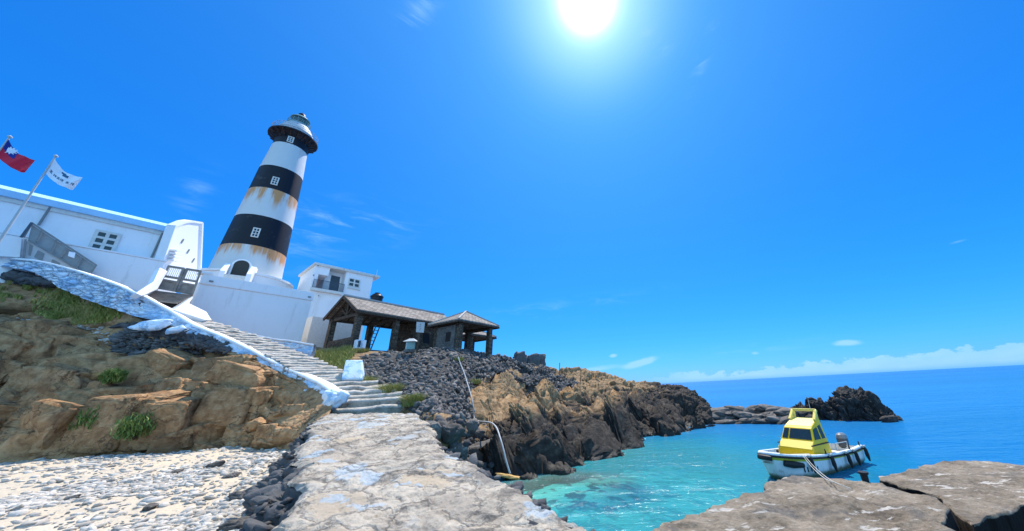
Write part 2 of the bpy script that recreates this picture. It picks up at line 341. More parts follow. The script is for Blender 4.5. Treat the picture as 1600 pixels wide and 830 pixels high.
def whitef(base=(.78, .79, .80), grime=.35, chips=0., under=(.1, .1, .1)):
    def f(g, s):
        p = g.pos; n = g.noise(g.scale(p, (1, 1, .25)), .9, 7., .65); c = g.mix(g.m('MULTIPLY', g.ss(n, .5, .75), grime), base, (.50, .50, .47)); nf = g.noise(p, 5., 7., .7)
        c = g.mix(g.m('MULTIPLY', g.ss(nf, .60, .72), .35), c, (.45, .43, .38)); vs = g.noise(g.scale(p, (1, 1, .12)), 3.2, 5., .65); c = g.mix(g.m('MULTIPLY', g.ss(vs, .58, .74), grime*.9), c, (.42, .42, .38))
        if chips: c = g.mix(g.ss(g.noise(p, 1.7, 7., .7), 1-chips-.04, 1-chips+.03), c, under)
        s('Base Color', c); s('Roughness', .7); s('Normal', g.bump(nf, .25, .04))
    return f
M['white'] = mat('white_render', whitef()); M['whiteclean'] = mat('fresh_white_paint', whitef(grime=.12))
M['whiterock'] = mat('whitewashed_rock', whitef((.70, .78, .85), .4, .47, (.32, .50, .68)))
def f_bluewall(g, s):
    p = g.pos; e = g.vor(g.vm('ADD', g.scale(p, (1, 1, 2.)), g.vm('MULTIPLY', g.noise(p, 1.6, 4., out=1), (1., 1., 1.))), 2.2, 'DISTANCE_TO_EDGE'); x = g.n('ShaderNodeSeparateXYZ', Vector=p).outputs[0]
    rough_ = g.ss(x, -25.0, -27.5); paint = g.mix(g.m('MULTIPLY', g.ss(g.noise(p, 1.4, 7., .7), .42, .6), .85), (.74, .80, .86), (.32, .52, .74))
    c = g.mix(g.m('MULTIPLY', g.ss(e, .07, .0), g.m('ADD', .1, g.m('MULTIPLY', rough_, .6))), paint, (.13, .20, .32)); ch = g.ss(g.noise(p, 3.2, 6., .7), .60, .66); c = g.mix(g.m('MULTIPLY', ch, .6), c, (.80, .82, .84))
    s('Base Color', c); s('Normal', g.bump(g.m('ADD', g.m('MULTIPLY', g.ss(e, 0., .2), g.m('ADD', .15, rough_)), g.noise(p, 6., 5.)), .8, .12))
M['bluewall'] = mat('whitewashed_stone', f_bluewall)
def f_tower(g, s):
    p = g.pos; z = g.n('ShaderNodeSeparateXYZ', Vector=p).outputs; n = g.noise(p, 2., 7., .7); c = g.mix(g.m('MULTIPLY', n, .35), (.60, .62, .61), (.42, .42, .38))
    st = g.m('ADD', g.m('MULTIPLY', g.noise(g.scale(p, (1, 1, .10)), 1.0, 3., .6), .68), g.m('MULTIPLY', g.noise(g.scale(p, (1, 1, .10)), 3.4, 5., .65), .32)); f = None
    for zz, ln in ((21.1, 2.7), (29.3, 3.6), (37.4, 2.2)):   # rust runs down from under each black band
        d = g.m('SUBTRACT', zz, z[2]); a = g.m('MULTIPLY', g.ss(d, ln, 0.), g.m('GREATER_THAN', d, -.05)); a = g.m('MULTIPLY', a, .18 if zz > 37 else 1.); f = a if f is None else g.m('ADD', f, a)
    r = g.ss(g.m('ADD', st, g.m('MULTIPLY', f, .17)), .555, .70); r = g.m('MULTIPLY', r, g.m('MINIMUM', g.m('MULTIPLY', f, 1.6), 1.))
    c = g.mix(g.m('MULTIPLY', r, .9), c, (.56, .23, .055)); c = g.mix(g.m('MULTIPLY', g.ss(g.noise(g.scale(p, (1, 1, .2)), 2., 6., .7), .66, .78), .55), c, (.36, .25, .16))
    c = g.mix(g.m('MULTIPLY', g.ss(g.noise(g.scale(p, (1, 1, .1)), 2.6, 3.), .66, .72), g.m('MULTIPLY', f, .6)), c, (.10, .05, .03)); s('Base Color', c); s('Roughness', .55); s('Normal', g.bump(n, .15, .03))
M['tower'] = mat('stained_white_plate', f_tower)
def f_blk(g, s):
    p = g.pos; n = g.noise(p, .9, 8., .75); c = g.mix(g.m('MULTIPLY', g.ss(n, .56, .66), .5), (.006, .008, .014), (.07, .07, .07)); s('Base Color', c); s('Roughness', .55)
M['blackpaint'] = mat('black_paint', f_blk)
def f_stonewall(lo, hi, mort, sc=2.6):
    def f(g, s):
        p = g.pos; q = g.scale(p, (1, 1, 1.7)); e = g.vor(q, sc, 'DISTANCE_TO_EDGE'); cc = g.n('ShaderNodeSeparateXYZ', Vector=g.vor(q, sc, out='Color')).outputs[0]
        c = g.mix(cc, lo, hi); c = g.mix(.4, c, g.mix(g.noise(p, 6., 6., .7), lo, hi)); c = g.mix(g.ss(e, .06, .02), c, mort); s('Base Color', c); s('Normal', g.bump(g.m('ADD', g.ss(e, 0., .15), g.noise(p, 9., 5.)), .7, .08))
    return f
M['stonewall'] = mat('brown_stone_masonry', f_stonewall((.05, .038, .028), (.17, .13, .095), (.03, .026, .022)))
M['blockstone'] = mat('grey_stone_masonry', f_stonewall((.07, .068, .065), (.21, .2, .185), (.16, .15, .14)))
M['wood'] = mat('weathered_wood', lambda g, s: (s('Base Color', g.ramp(g.noise(g.scale(g.pos, (6, 6, .8)), 1.6, 6.), [(.3, (.035, .025, .018)), (.7, (.10, .075, .055))])), s('Roughness', .85)))
M['plank'] = mat('weathered_plank', lambda g, s: (s('Base Color', g.ramp(g.noise(g.pos, 5., 6.), [(.3, (.11, .09, .075)), (.7, (.26, .225, .19))])), s('Roughness', .85)))
def f_tile(g, s):
    p = g.obj; n = g.noise(p, 2.2, 7., .7); b = g.n('ShaderNodeTexBrick', Vector=g.n('ShaderNodeUVMap').outputs[0], Scale=1., Mortar_Size=.035, Brick_Width=.42, Row_Height=.30, Color1=(.10, .088, .08), Color2=(.34, .30, .265), Mortar=(.02, .018, .016)).outputs
    c = g.mix(g.m('MULTIPLY', n, .7), b[0], (.33, .29, .25)); c = g.mix(g.m('MULTIPLY', g.ss(g.noise(p, 1.1, 7., .7), .5, .62), .6), c, (.075, .065, .06)); s('Base Color', c); s('Normal', g.bump(g.m('SUBTRACT', g.noise(p, 8., 5.), g.m('MULTIPLY', b[1], .8)), .8, .05)); s('Roughness', .85)
M['tile'] = mat('weathered_roof_tile', f_tile)
M['ridge'] = plain('pale_ridge_tile', (.36, .35, .33), .8)
M['grey'] = plain('grey_metal', (.20, .215, .215), .6); M['lightgrey'] = plain('light_grey_metal', (.42, .44, .44), .6); M['dkgreen'] = plain('dark_teal_glass', (.03, .065, .075), .15)
M['door'] = plain('blue_grey_door', (.06, .09, .12), .6); M['frame'] = plain('pale_frame', (.60, .60, .56), .6); M['deckwood'] = plain('grey_brown_boards', (.27, .225, .185), .85, var=.35, sc=3.)
M['glass'] = plain('dark_window_glass', (.02, .04, .05), .08); M['yellow'] = plain('yellow_gelcoat', (.72, .46, .012), .35, var=.06); M['cream'] = plain('pale_yellow_gelcoat', (.80, .62, .14), .35, var=.06)
M['hull'] = mat('white_hull_paint', lambda g, s: (s('Base Color', g.mix(g.ss(g.m('ADD', g.n('ShaderNodeSeparateXYZ', Vector=g.pos).outputs[2], g.m('MULTIPLY', g.m('SUBTRACT', g.noise(g.pos, 4., 5., .7), .5), .22)), .24, .08), g.mix(g.m('MULTIPLY', g.ss(g.noise(g.scale(g.pos, (1, 1, .2)), 9., 6., .7), .52, .68), .55), (.62, .65, .66), (.30, .27, .20)), (.10, .12, .07))), s('Roughness', .45))); M['olive'] = plain('olive_yellow_stripe', (.36, .34, .03), .4, var=.2); M['rub'] = plain('black_rubber', (.015, .015, .017), .6)
M['rope'] = plain('pale_rope', (.45, .43, .38), .8); M['pvc'] = plain('grey_white_pipe', (.42, .42, .41), .5); M['engine'] = plain('grey_engine_cowl', (.06, .075, .09), .35); M['engtop'] = plain('pale_engine_cowl', (.17, .19, .21), .35)
M['tank'] = plain('black_plastic', (.012, .013, .016), .35); M['teal'] = plain('pale_green_metal', (.20, .32, .31), .5); M['ochre'] = plain('ochre_stone', (.42, .27, .10), .9, var=.35, sc=4.)
M['deck'] = plain('worn_deck_paint', (.52, .46, .34), .7, var=.15, sc=4.)
def f_grass(g, s):
    c = g.mix(g.rnd, (.13, .16, .03), (.36, .34, .09)); c = g.mix(g.m('MULTIPLY', g.ss(g.noise(g.pos, .9, 5., .7), .45, .6), .75), c, (.40, .33, .12))
    s('Base Color', c); s('Roughness', .7); s('Subsurface Weight', 0.)
M['grass'] = mat('grass_blade', f_grass)
M['leaf'] = mat('green_leaf', lambda g, s: (s('Base Color', g.mix(g.rnd, (.05, .10, .02), (.19, .26, .06))), s('Roughness', .6)))
M['soil'] = plain('dry_soil', (.26, .21, .15), .95, var=.35, sc=2.)
def f_flagr(g, s):
    u = g.n('ShaderNodeSeparateXYZ', Vector=g.n('ShaderNodeUVMap').outputs[0]).outputs; s('Base Color', (.62, .02, .05)); s('Roughness', .6)
M['flagred'] = mat('red_cloth', f_flagr); M['flagblue'] = plain('navy_cloth', (.01, .03, .22), .6); M['flagwhite'] = plain('white_cloth', (.78, .80, .82), .6, var=.04); M['mark'] = plain('dark_teal_print', (.03, .12, .2), .6)
# ------------------------------------------------------------------ lofted ground pieces
def catm(A, t):
    """A (n,...) control values, t (m,) in 0..n-1"""
    n = len(A); i = np.clip(np.floor(t).astype(int), 0, n-2); f = (t-i).reshape((-1,)+(1,)*(A.ndim-1))
    g = lambda k: A[np.clip(k, 0, n-1)]
    p0, p1, p2, p3 = g(i-1), g(i), g(i+1), g(i+2)
    p0 = np.where((i-1 < 0).reshape(f.shape), 2*p1-p2, p0); p3 = np.where((i+2 > n-1).reshape(f.shape), 2*p2-p1, p3)
    return .5*((2*p1)+(-p0+p2)*f+(2*p0-5*p1+4*p2-p3)*f*f+(-p0+3*p1-3*p2+p3)*f*f*f)
def loft(rows, nu, nv):
    A = []
    for r in rows:
        r = np.array(r, float); L = np.r_[0, np.cumsum(np.linalg.norm(np.diff(r, axis=0), axis=1))]; L /= L[-1]
        t = np.interp(np.linspace(0, 1, nu), L, np.arange(len(r))); A.append(catm(r, t))
    A = np.array(A); ln = np.r_[0, np.cumsum(np.linalg.norm(np.diff(A, axis=0), axis=2).mean(1))]; ln /= ln[-1]
    return catm(A, np.interp(np.linspace(0, 1, nv), ln, np.arange(len(A))))
def gnormal(G):
    du = np.gradient(G, axis=1); dv = np.gradient(G, axis=0); n = np.cross(du, dv); n /= np.linalg.norm(n, axis=2, keepdims=True)+1e-9
    toc = np.array([0, 0, H+6.])-G
    return n if (n*toc).sum(-1).mean() > 0 else -n
def blocky(q, s, sc, amp, crack, cw=.08, tilt=.6):
    F1, F2, cr, dv = worley(q*sc, s); ax = np.stack([np.cos(cr*40), np.sin(cr*57), np.cos(cr*91)], -1)
    return amp*((cr-.5)*1.2+tilt*(dv*ax).sum(-1))-crack*np.exp(-((F2-F1)/cw)**2)
# ---- path height law and beach height law
zpath = lambda D: 1.5+.07*D
zbeach = lambda D: 1.0+.023*D
# ================================================================== SEA, SEABED
def plane(name, x0, x1, y0, y1, z, m, kind='structure'):
    me = fastmesh(name, [(x0, y0, z), (x1, y0, z), (x1, y1, z), (x0, y1, z)], [(0, 1, 2, 3)], False); o = link(name, me, m); return tag(o, kind=kind)
def f_sea(nt):
    pass
sm = bpy.data.materials.new('sea_water'); sm.use_nodes = True; sm.node_tree.nodes.clear(); g = NT(sm.node_tree)
pos = g.n('ShaderNodeNewGeometry').outputs['Position']; xyz = g.n('ShaderNodeSeparateXYZ', Vector=pos).outputs
dist = g.vm('LENGTH', pos, out=1)
def ell(cx, cy, rx, ry, rot):
    v = g.vm('SUBTRACT', pos, (cx, cy, 0)); v = g.scale(v, (1, 1, 1), rot=(0, 0, -rot)); v = g.vm('DIVIDE', v, (rx, ry, 1e6)); return g.vm('LENGTH', v, out=1)
nz = g.noise(pos, .22, 4., .6); nz2 = g.noise(pos, 1.1, 6., .65)
e1 = g.m('ADD', ell(2.0, 14.6, 7.4, 5.0, .95), g.m('MULTIPLY', g.m('SUBTRACT', nz, .5), .9)); e1 = g.m('ADD', e1, g.m('MULTIPLY', g.m('SUBTRACT', nz2, .5), .35))
lag = g.ss(e1, 1.35, .55)                      # pale sand bottom inside the cove
e2 = g.m('ADD', ell(-1.4, 13.6, 2.6, 2.0, .3), g.m('MULTIPLY', g.m('SUBTRACT', nz2, .5), .6)); sh = g.ss(e2, 1.3, .4)
e3 = g.m('ADD', ell(.25, 12.3, 1.9, 1.35, .1), g.m('MULTIPLY', g.m('SUBTRACT', nz2, .5), 1.1)); wd = g.ss(e3, 1.25, .7)
body0 = None; far = g.ss(dist, 30., 700.)
strk = g.noise(g.scale(pos, (.004, .02, 1)), 1., 4.)
deep = g.mix(far, (.004, .12, .30), (.003, .10, .38)); deep = g.mix(g.m('MULTIPLY', g.ss(strk, .4, .65), .5), deep, (.010, .17, .46))
mid = g.mix(g.ss(e1, 2.4, 1.0), deep, (.004, .15, .25)); body = g.mix(lag, mid, (.03, .27, .30))
body = g.mix(g.m('MULTIPLY', g.ss(g.noise(pos, 2.8, 5., .7), .5, .75), .15), body, (.09, .42, .42)); body = g.mix(sh, body, (.20, .36, .30))
body = g.mix(g.m('MULTIPLY', wd, .75), body, (.006, .08, .16))
chop = g.noise(g.scale(pos, (1, 1.3, 1), rot=(0, 0, .5)), 1.3, 6., .6); chop2 = g.noise(pos, 6., 4., .6)
hgt = g.m('ADD', g.m('MULTIPLY', chop, .11), g.m('MULTIPLY', chop2, .022)); hgt = g.m('ADD', hgt, g.m('MULTIPLY', g.noise(g.scale(pos, (.12, .3, 1), rot=(0, 0, .3)), 1., 4.), .5))
bmp = g.bump(hgt, 1., 1.)
dif = g.n('ShaderNodeBsdfDiffuse', Color=body, Normal=bmp).outputs[0]; tra = g.n('ShaderNodeBsdfTransparent', Color=(.30, .86, .88)).outputs[0]
clr = g.m('ADD', g.m('MULTIPLY', lag, .38), g.m('MULTIPLY', sh, .40))
m1 = g.n('ShaderNodeMixShader', i0=clr, i1=dif, i2=tra).outputs[0]; gl = g.n('ShaderNodeBsdfGlossy', Color=(1, 1, 1), Roughness=.16, Normal=bmp).outputs[0]
fr = g.n('ShaderNodeFresnel', IOR=1.33, Normal=bmp).outputs[0]; fr = g.m('MULTIPLY', g.m('MINIMUM', fr, .36), .75)
m2 = g.n('ShaderNodeMixShader', i0=fr, i1=m1, i2=gl).outputs[0]; g.n('ShaderNodeOutputMaterial', Surface=m2)
# an annular-ish grid so that the horizon is far away
ys = [-60, -20, 0, 10, 20, 40, 90, 250, 1000, 5000, 30000]; xs = [-30000, -5000, -800, -150, -60, -30, -10, 0, 10, 20, 40, 80, 250, 1200, 6000, 30000]
V = [(x, y, 0) for y in ys for x in xs]; tag(link('sea', fastmesh('sea', V, gridfaces(len(ys), len(xs))[:, ::-1], False), sm), kind='structure')
def f_bed(g, s):
    p = g.pos; n = g.noise(p, 1.2, 6., .65); n2 = g.noise(p, 4., 5., .7); s('Base Color', g.mix(g.ss(g.m('ADD', n, g.m('MULTIPLY', g.m('SUBTRACT', n2, .5), .35)), .50, .56), (.56, .56, .46), (.05, .08, .07)))
M['bed'] = mat('seabed_sand', f_bed)
bx = np.linspace(-25, 45, 140); by = np.linspace(-10, 50, 120); X, Y = np.meshgrid(bx, by)
r = np.hypot(X+2.5, Y-13.5); Zb = -.25-np.clip(r-1.5, 0, 40)*.11+.12*fbm(np.stack([X, Y, 0*X], -1)*.8, 4, .5, 3); tag(link('seabed', fastmesh('seabed', np.stack([X, Y, Zb], -1).reshape(-1, 3), gridfaces(120, 140)), M['bed']), kind='structure')
# ================================================================== LEFT CLIFF
def row(pts): return [P(*p) for p in pts]
cl_rows = [
 row([(-330, 455, 50), (-120, 400, 43), (0, 424, 40), (100, 452, 36.4), (200, 488, 33), (300, 512, 30.3), (400, 562, 26.9), (470, 594, 23.6), (524, 622, 20.8)]),
 row([(-330, 475, 48.5), (-120, 440, 41.5), (0, 470, 38.8), (100, 492, 35.6), (200, 515, 32.4), (300, 535, 29.4), (400, 568, 26.2), (470, 603, 23.0), (524, 626, 20.5)]),
 row([(-330, 520, 47), (-120, 500, 40), (0, 508, 37.4), (100, 520, 34.6), (200, 546, 31.6), (300, 557, 29.3), (400, 570, 26.2), (470, 604, 23.0), (522, 630, 20.3)]),
 row([(-330, 600, 44), (-120, 590, 37), (0, 590, 34.2), (100, 600, 31.6), (200, 610, 29.0), (300, 612, 27.0), (400, 622, 24.4), (470, 642, 21.5), (518, 642, 19.8)]),
 row([(-330, 700, 43), (-120, 690, 36), (0, 688, 31.2), (100, 682, 28.7), (200, 676, 26.4), (300, 668, 24.7), (400, 668, 22.6), (460, 668, 20.4), (512, 654, 19.0)]),
 row([(-330, 740, 42.3), (-120, 725, 35.3), (0, 716, 30.0), (100, 707, 27.6), (200, 699, 25.4), (300, 692, 23.8), (400, 688, 21.9), (458, 684, 20.0), (508, 668, 18.7)]),
 [q-np.array([0, 0, 1.2]) for q in row([(-330, 740, 40), (-120, 730, 34), (0, 722, 29.4), (100, 712, 27.0), (200, 703, 24.8), (300, 696, 23.2), (400, 692, 21.4), (456, 688, 19.7), (500, 675, 18.4)])]]
G = loft(cl_rows, 820, 330); Nn = gnormal(G); vv = np.linspace(0, 1, 330)[:, None]
Q = G.copy(); Q = Q+.2*np.stack([fbm(Q*.5, 3, .5, 5), fbm(Q*.5, 3, .5, 6), fbm(Q*.5, 3, .5, 7)], -1)
st = Q*np.array([1, 1, 1.7]); env = np.clip((vv-.07)*3.2, .02, 1)
bigd = blocky(st, 11, .27, .8, .5, .035, 1.1); cellr = worley(st*.4, 17)[2]; md = blocky(st, 12, .8, .25, .24, .055, 1.2); sm_ = blocky(Q*np.array([1, 1, 2.4]), 13, 2.3, .13, .09, .1, .6)
strata = .16*np.sin((G[..., 2]+.5*fbm(G*.3, 2, .5, 8))*7+2*fbm(G*.7, 2, .5, 9))
lz = (G[..., 2]+.6*fbm(G*.35, 3, .5, 31)+.35*cellr)*.62; fz = lz-np.floor(lz); ledge = .5*(fz-np.clip((fz-.8)/.2, 0, 1)*fz)
dsp = env*(bigd+md+ledge+sm_+strata*.8+.55*fbm(G*.28, 4, .5, 21)+.10*fbm(G*2.5, 4, .55, 22)+.03*ridged(G*9, 3, .5, 23))
right = np.clip((820-np.arange(820))/330., .08, 1)[None, :]
CL = G+Nn*(dsp*right)[..., None]
tag(link('left_rock_cliff', fastmesh('left_rock_cliff', CL.reshape(-1, 3), gridfaces(330, 820)), M['brown']), kind='structure')
# hill behind (top of the island)
hb = [row([(-330, 470, 46), (-120, 420, 42), (0, 426, 40.3), (100, 454, 36.7), (200, 490, 33.3), (300, 514, 30.6), (400, 563, 27.2), (470, 595, 23.9), (524, 624, 21)])]
for D, zz in ((42, 8.2), (50, 8.6), (62, 9), (95, 4), (130, -2)):
    hb.append([np.array([math.sin(R_(a))*D, math.cos(R_(a))*D, zz]) for a in (-100, -80, -66, -60, -55, -50, -45, -40, -36)])
hb[1] = [np.array([q[0], q[1], min(z0[2]+.3, 9.)]) for q, z0 in zip(hb[1], hb[0])]
GH = loft(hb, 160, 120); GH = GH+.12*fbm(GH*.6, 4, .5, 40)[..., None]*np.array([0, 0, 1]); GH[:4] -= np.array([0, 0, .25]); hgx, hgy = proj(GH)
tag(link('hilltop', fastmesh('hilltop', GH.reshape(-1, 3), gridfaces(120, 160)), M['brown']), kind='structure')
# ================================================================== BEACH
bl = [[ZF(x, y, zbeach) for x, y in ((-700, 800), (-330, 735), (0, 700), (200, 688), (400, 680), (470, 678), (500, 668))],
      [ZF(x, y, zbeach) for x, y in ((-700, 900), (-330, 790), (0, 745), (200, 735), (380, 720), (440, 715), (475, 705))],
      [ZF(x, y, zbeach) for x, y in ((-700, 1100), (-330, 930), (0, 830), (200, 820), (380, 800), (420, 800), (440, 800))],
      [ZF(x, y, zbeach) for x, y in ((-700, 1500), (-330, 1200), (0, 1050), (200, 1000), (380, 960), (430, 960), (470, 960))],
      [np.array([x, y, 1.05]) for x, y in ((-14, -8), (-12, -8), (-10, -8), (-8, -8), (-6, -8), (-5, -8), (-4, -8))]]
bl[0] = [q*np.array([1.06, 1.06, 1]) for q in bl[0]]
GB = loft(bl, 420, 300); GB[..., 2] += .07*fbm(GB*.5, 4, .5, 50)+.02*fbm(GB*4, 3, .5, 51)
tag(link('beach', fastmesh('beach', GB.reshape(-1, 3), gridfaces(300, 420)), M['beach']), kind='structure')
# ================================================================== PATH
pe = [((521, 638), (643, 631)), ((511, 646), (655, 647)), ((490, 658), (672, 664)), ((480, 675), (684, 682)), ((474, 695), (700, 700)), ((463, 735), (735, 722)), ((450, 775), (790, 752)), ((427, 828), (862, 790)), ((395, 900), (965, 832)), ((330, 1010), (1060, 880))]
pl = [ZF(*a, zpath) for a, b in pe]; pr = [ZF(*b, zpath) for a, b in pe]
pl.append(np.array([-3.4, -.5, 1.55])); pr.append(np.array([1.2, 2.6, 1.55])); pl.append(np.array([-3.6, -9., 1.5])); pr.append(np.array([3.0, -9., 1.5]))
prow = []
for a, b in zip(pl, pr): prow.append([a+(b-a)*t for t in (0, .25, .5, .75, 1.)])
prow = list(map(list, zip(*prow)))  # 5 rows along the path
GP = loft(prow, 900, 380)
uu = np.linspace(0, 1, 380)[:, None]; GP[..., 2] += .055*fbm(GP*.9, 5, .5, 60)+.016*ridged(GP*3.0, 4, .55, 61)+.010*fbm(GP*14, 3, .5, 62)+(lambda w_:   .022*(w_[2]-.5)-.025*np.exp(-((w_[1]-w_[0])/.09)**2))(worley(GP*np.array([1.1, 1.1, .3])+.3*fbm(GP*1.5, 3, .5, 66)[..., None], 64)); GP[..., 2] -= .10*np.clip((np.abs(uu-.5)-.44)/.06, 0, 1)**2
lat = (pr[6]-pl[6]); lat = np.array([.75, .66, 0]); GP += lat*(.16*fbm(GP*1.4, 4, .55, 63)*np.clip((np.abs(uu-.5)-.38)/.12, 0, 1))[..., None]
tag(link('stone_path', fastmesh('stone_path', GP.reshape(-1, 3), gridfaces(380, 900)), M['path']), kind='structure')
def skirt(name, edge, out, drop, zb, m, amp, s, nv=70):
    """a rough bank from an edge polyline (n,3) out and down"""
    top = edge; mid = edge+out*drop*.45; mid[:, 2] = top[:, 2]*.55+zb*.45; bot = edge+out*drop; bot[:, 2] = zb-.3
    top2 = top-out*.25-np.array([0, 0, .09]); top3 = top+out*.02-np.array([0, 0, .03])
    A = loft([list(top2[::8]), list(top3[::8]), list(mid[::8]), list(bot[::8])], len(edge), nv); n = gnormal(A); v = np.linspace(0, 1, nv)[:, None]
    d = (blocky(A*np.array([1, 1, 1.3]), s, 1.7, .35, .22, .12)+blocky(A, s+1, 4.2, .14, .08, .12)+.06*fbm(A*5, 4, .5, s+2))*amp*np.clip(v*3-.3, 0.03, 1)
    A = A+n*d[..., None]; tag(link(name, fastmesh(name, A.reshape(-1, 3), gridfaces(nv, len(edge))), m), kind='structure'); return A
eL = GP[0].copy(); eR = GP[-1].copy()
tL = np.gradient(eL, axis=0); tL /= np.linalg.norm(tL, axis=1, keepdims=True); oL = np.stack([tL[:, 1], -tL[:, 0], 0*tL[:, 0]], 1)
if oL[300, 0] > 0: oL = -oL
k = 21; ker = np.ones(k)/k; oL = np.stack([np.convolve(np.pad(oL[:, i], k//2, 'edge'), ker, 'valid') for i in range(3)], 1)
tR = np.gradient(eR, axis=0); tR /= np.linalg.norm(tR, axis=1, keepdims=True); oR = np.stack([tR[:, 1], -tR[:, 0], 0*tR[:, 0]], 1)
if oR[300, 0] < 0: oR = -oR
oR = np.stack([np.convolve(np.pad(oR[:, i], k//2, 'edge'), ker, 'valid') for i in range(3)], 1)
BL_ = skirt('path_bank', eL, oL, .75, 1.15, M['rubdark'], 1., 70)
BR_ = skirt('path_shore_bank', eR, oR, 1.0, -.35, M['black'], .8, 75, 90)
# ================================================================== HEADLAND
def zr(pts, z): return [Z(*p, z) for p in pts]
hx_top = [(478, 541, 37), (560, 548, 33.5), (640, 550, 31.5), (700, 545, 31.5), (762, 556, 35), (860, 574, 39), (940, 591, 41), (1000, 602, 41.5), (1060, 602, 39), (1098, 630, 35.5), (1116, 659, 32.5)]
hx_bot = [(530, 600), (600, 622), (652, 645), (690, 690), (730, 738), (800, 752), (880, 744), (935, 716), (985, 692), (1050, 682), (1117, 667)]
bot = []
for i, (x, y) in enumerate(hx_bot):
    bot.append(P(x, y, (24, 21.5, 18.6, 15.2)[i]) if i < 4 else Z(x, y, -.1))
top = row(hx_top)
def mixrow(fy, fd):
    r = []
    for (tx, ty, tD), (bx_, by_), bq in zip(hx_top, hx_bot, bot):
        bD = math.hypot(bq[0], bq[1]); r.append(P(tx+(bx_-tx)*fy, ty+(by_-ty)*fy, tD+(bD-tD)*fd))
    return r
back1 = [q*np.array([1.12, 1.12, 1])-np.array([0, 0, .35]) for q in top]; back2 = [q*np.array([1.5, 1.5, 1])-np.array([0, 0, 1.2 if i < 6 else 3.5]) for i, q in enumerate(top)]
back3 = [np.array([q[0]*2.1, q[1]*2.1, -2.]) for q in top]
deepr = [q*np.array([.93, .93, 1])-np.array([0, 0, 1.3]) for q in bot]
hr = [back3, back2, back1, top, mixrow(.22, .36), mixrow(.5, .66), mixrow(.78, .9), bot, deepr]
G = loft(hr, 1150, 460); Nn = gnormal(G); px_, py_ = proj(G)
Q = G+.2*np.stack([fbm(G*.45, 3, .5, 5), fbm(G*.45, 3, .5, 6), fbm(G*.45, 3, .5, 7)], -1)
rot = np.array([[.9, .3, .3], [-.3, .95, 0], [-.25, -.1, .96]]); Qs = Q@rot.T*np.array([1.1, 1.0, .85])
rk = np.clip((px_-738)/40, 0, 1)               # solid rock to the right, embankment to the left
low = np.clip((py_-640-(px_-700)*.1)/30, 0, 1)*np.clip((px_-640)/40, 0, 1)
rk = np.clip(np.maximum(rk, low)*1., 0.12, 1)
d = .6*blocky(Qs, 81, .33, .85, .5, .06, 1.0)+.6*blocky(Qs, 82, .85, .28, .24, .08, 1.1)+.08*ridged(Qs*1.1, 4, .5, 83)+.5*fbm(G*.25, 3, .5, 84)+.14*fbm(G*1.6, 4, .55, 87)
d = d*rk+blocky(Q, 85, 3.1, .09, .07, .1)+.035*ridged(G*3., 4, .5, 86)
vv = np.linspace(0, 1, 460)[:, None]
right = np.clip((1150-np.arange(1150))/40., .3, 1)[None, :]
flatl = np.where(px_ < 770, np.clip((py_-548)/25, .08, 1), 1.)
sky_ = .38+.62*np.clip(np.abs(np.arange(460)-205)/70., 0, 1)[:, None]
HL = G+Nn*(d*right*flatl*.85*sky_)[..., None]
rz1 = [(566, 560), (600, 548), (690, 538), (770, 553), (850, 572), (905, 600), (880, 622), (850, 640), (815, 625), (775, 596), (748, 600), (742, 655), (700, 664), (652, 646), (598, 612), (568, 594)]
def inpoly(x, y, poly):
    r = np.zeros(x.shape, bool); n = len(poly)
    for i in range(n):
        (x1, y1), (x2, y2) = poly[i], poly[(i+1) % n]; c = ((y1 > y) != (y2 > y)) & (x < (x2-x1)*(y-y1)/((y2-y1) or 1e-9)+x1); r ^= c
    return r
me_ = fastmesh('rocky_headland', HL.reshape(-1, 3), gridfaces(460, 1150)); jx, jy = px_+8*fbm(G*.8, 3, .5, 88), py_+8*fbm(G*.8, 3, .5, 89)
at_ = me_.attributes.new('rubble', 'FLOAT', 'POINT'); at_.data.foreach_set('value', (inpoly(jx, jy, rz1)).astype(np.float32).ravel())
tag(link('rocky_headland', me_, M['head']), kind='structure')
hpx, hpy = proj(HL); front = np.arange(460)[:, None] > 150
hfx = np.where(front | (hpy > 0), hpx, -1e9)
cpx, cpy = proj(CL)
def snap(px, py, off=0., which='h'):
    gx, gy, gg = (hpx, hpy, HL) if which == 'h' else (cpx, cpy, CL) if which == 'c' else (proj(GP)[0], proj(GP)[1], GP) if which == 'p' else (proj(GB)[0], proj(GB)[1], GB)
    dd = (gx-px)**2+(gy-py)**2; D = np.hypot(gg[..., 0], gg[..., 1]); near = dd < max(dd.min()*1.5, 6.); i = np.argmin(np.where(near, D, 1e9)); p = gg.reshape(-1, 3)[i]; h = np.hypot(p[0], p[1])
    return np.array([p[0]*(1-off/h), p[1]*(1-off/h), p[2]])
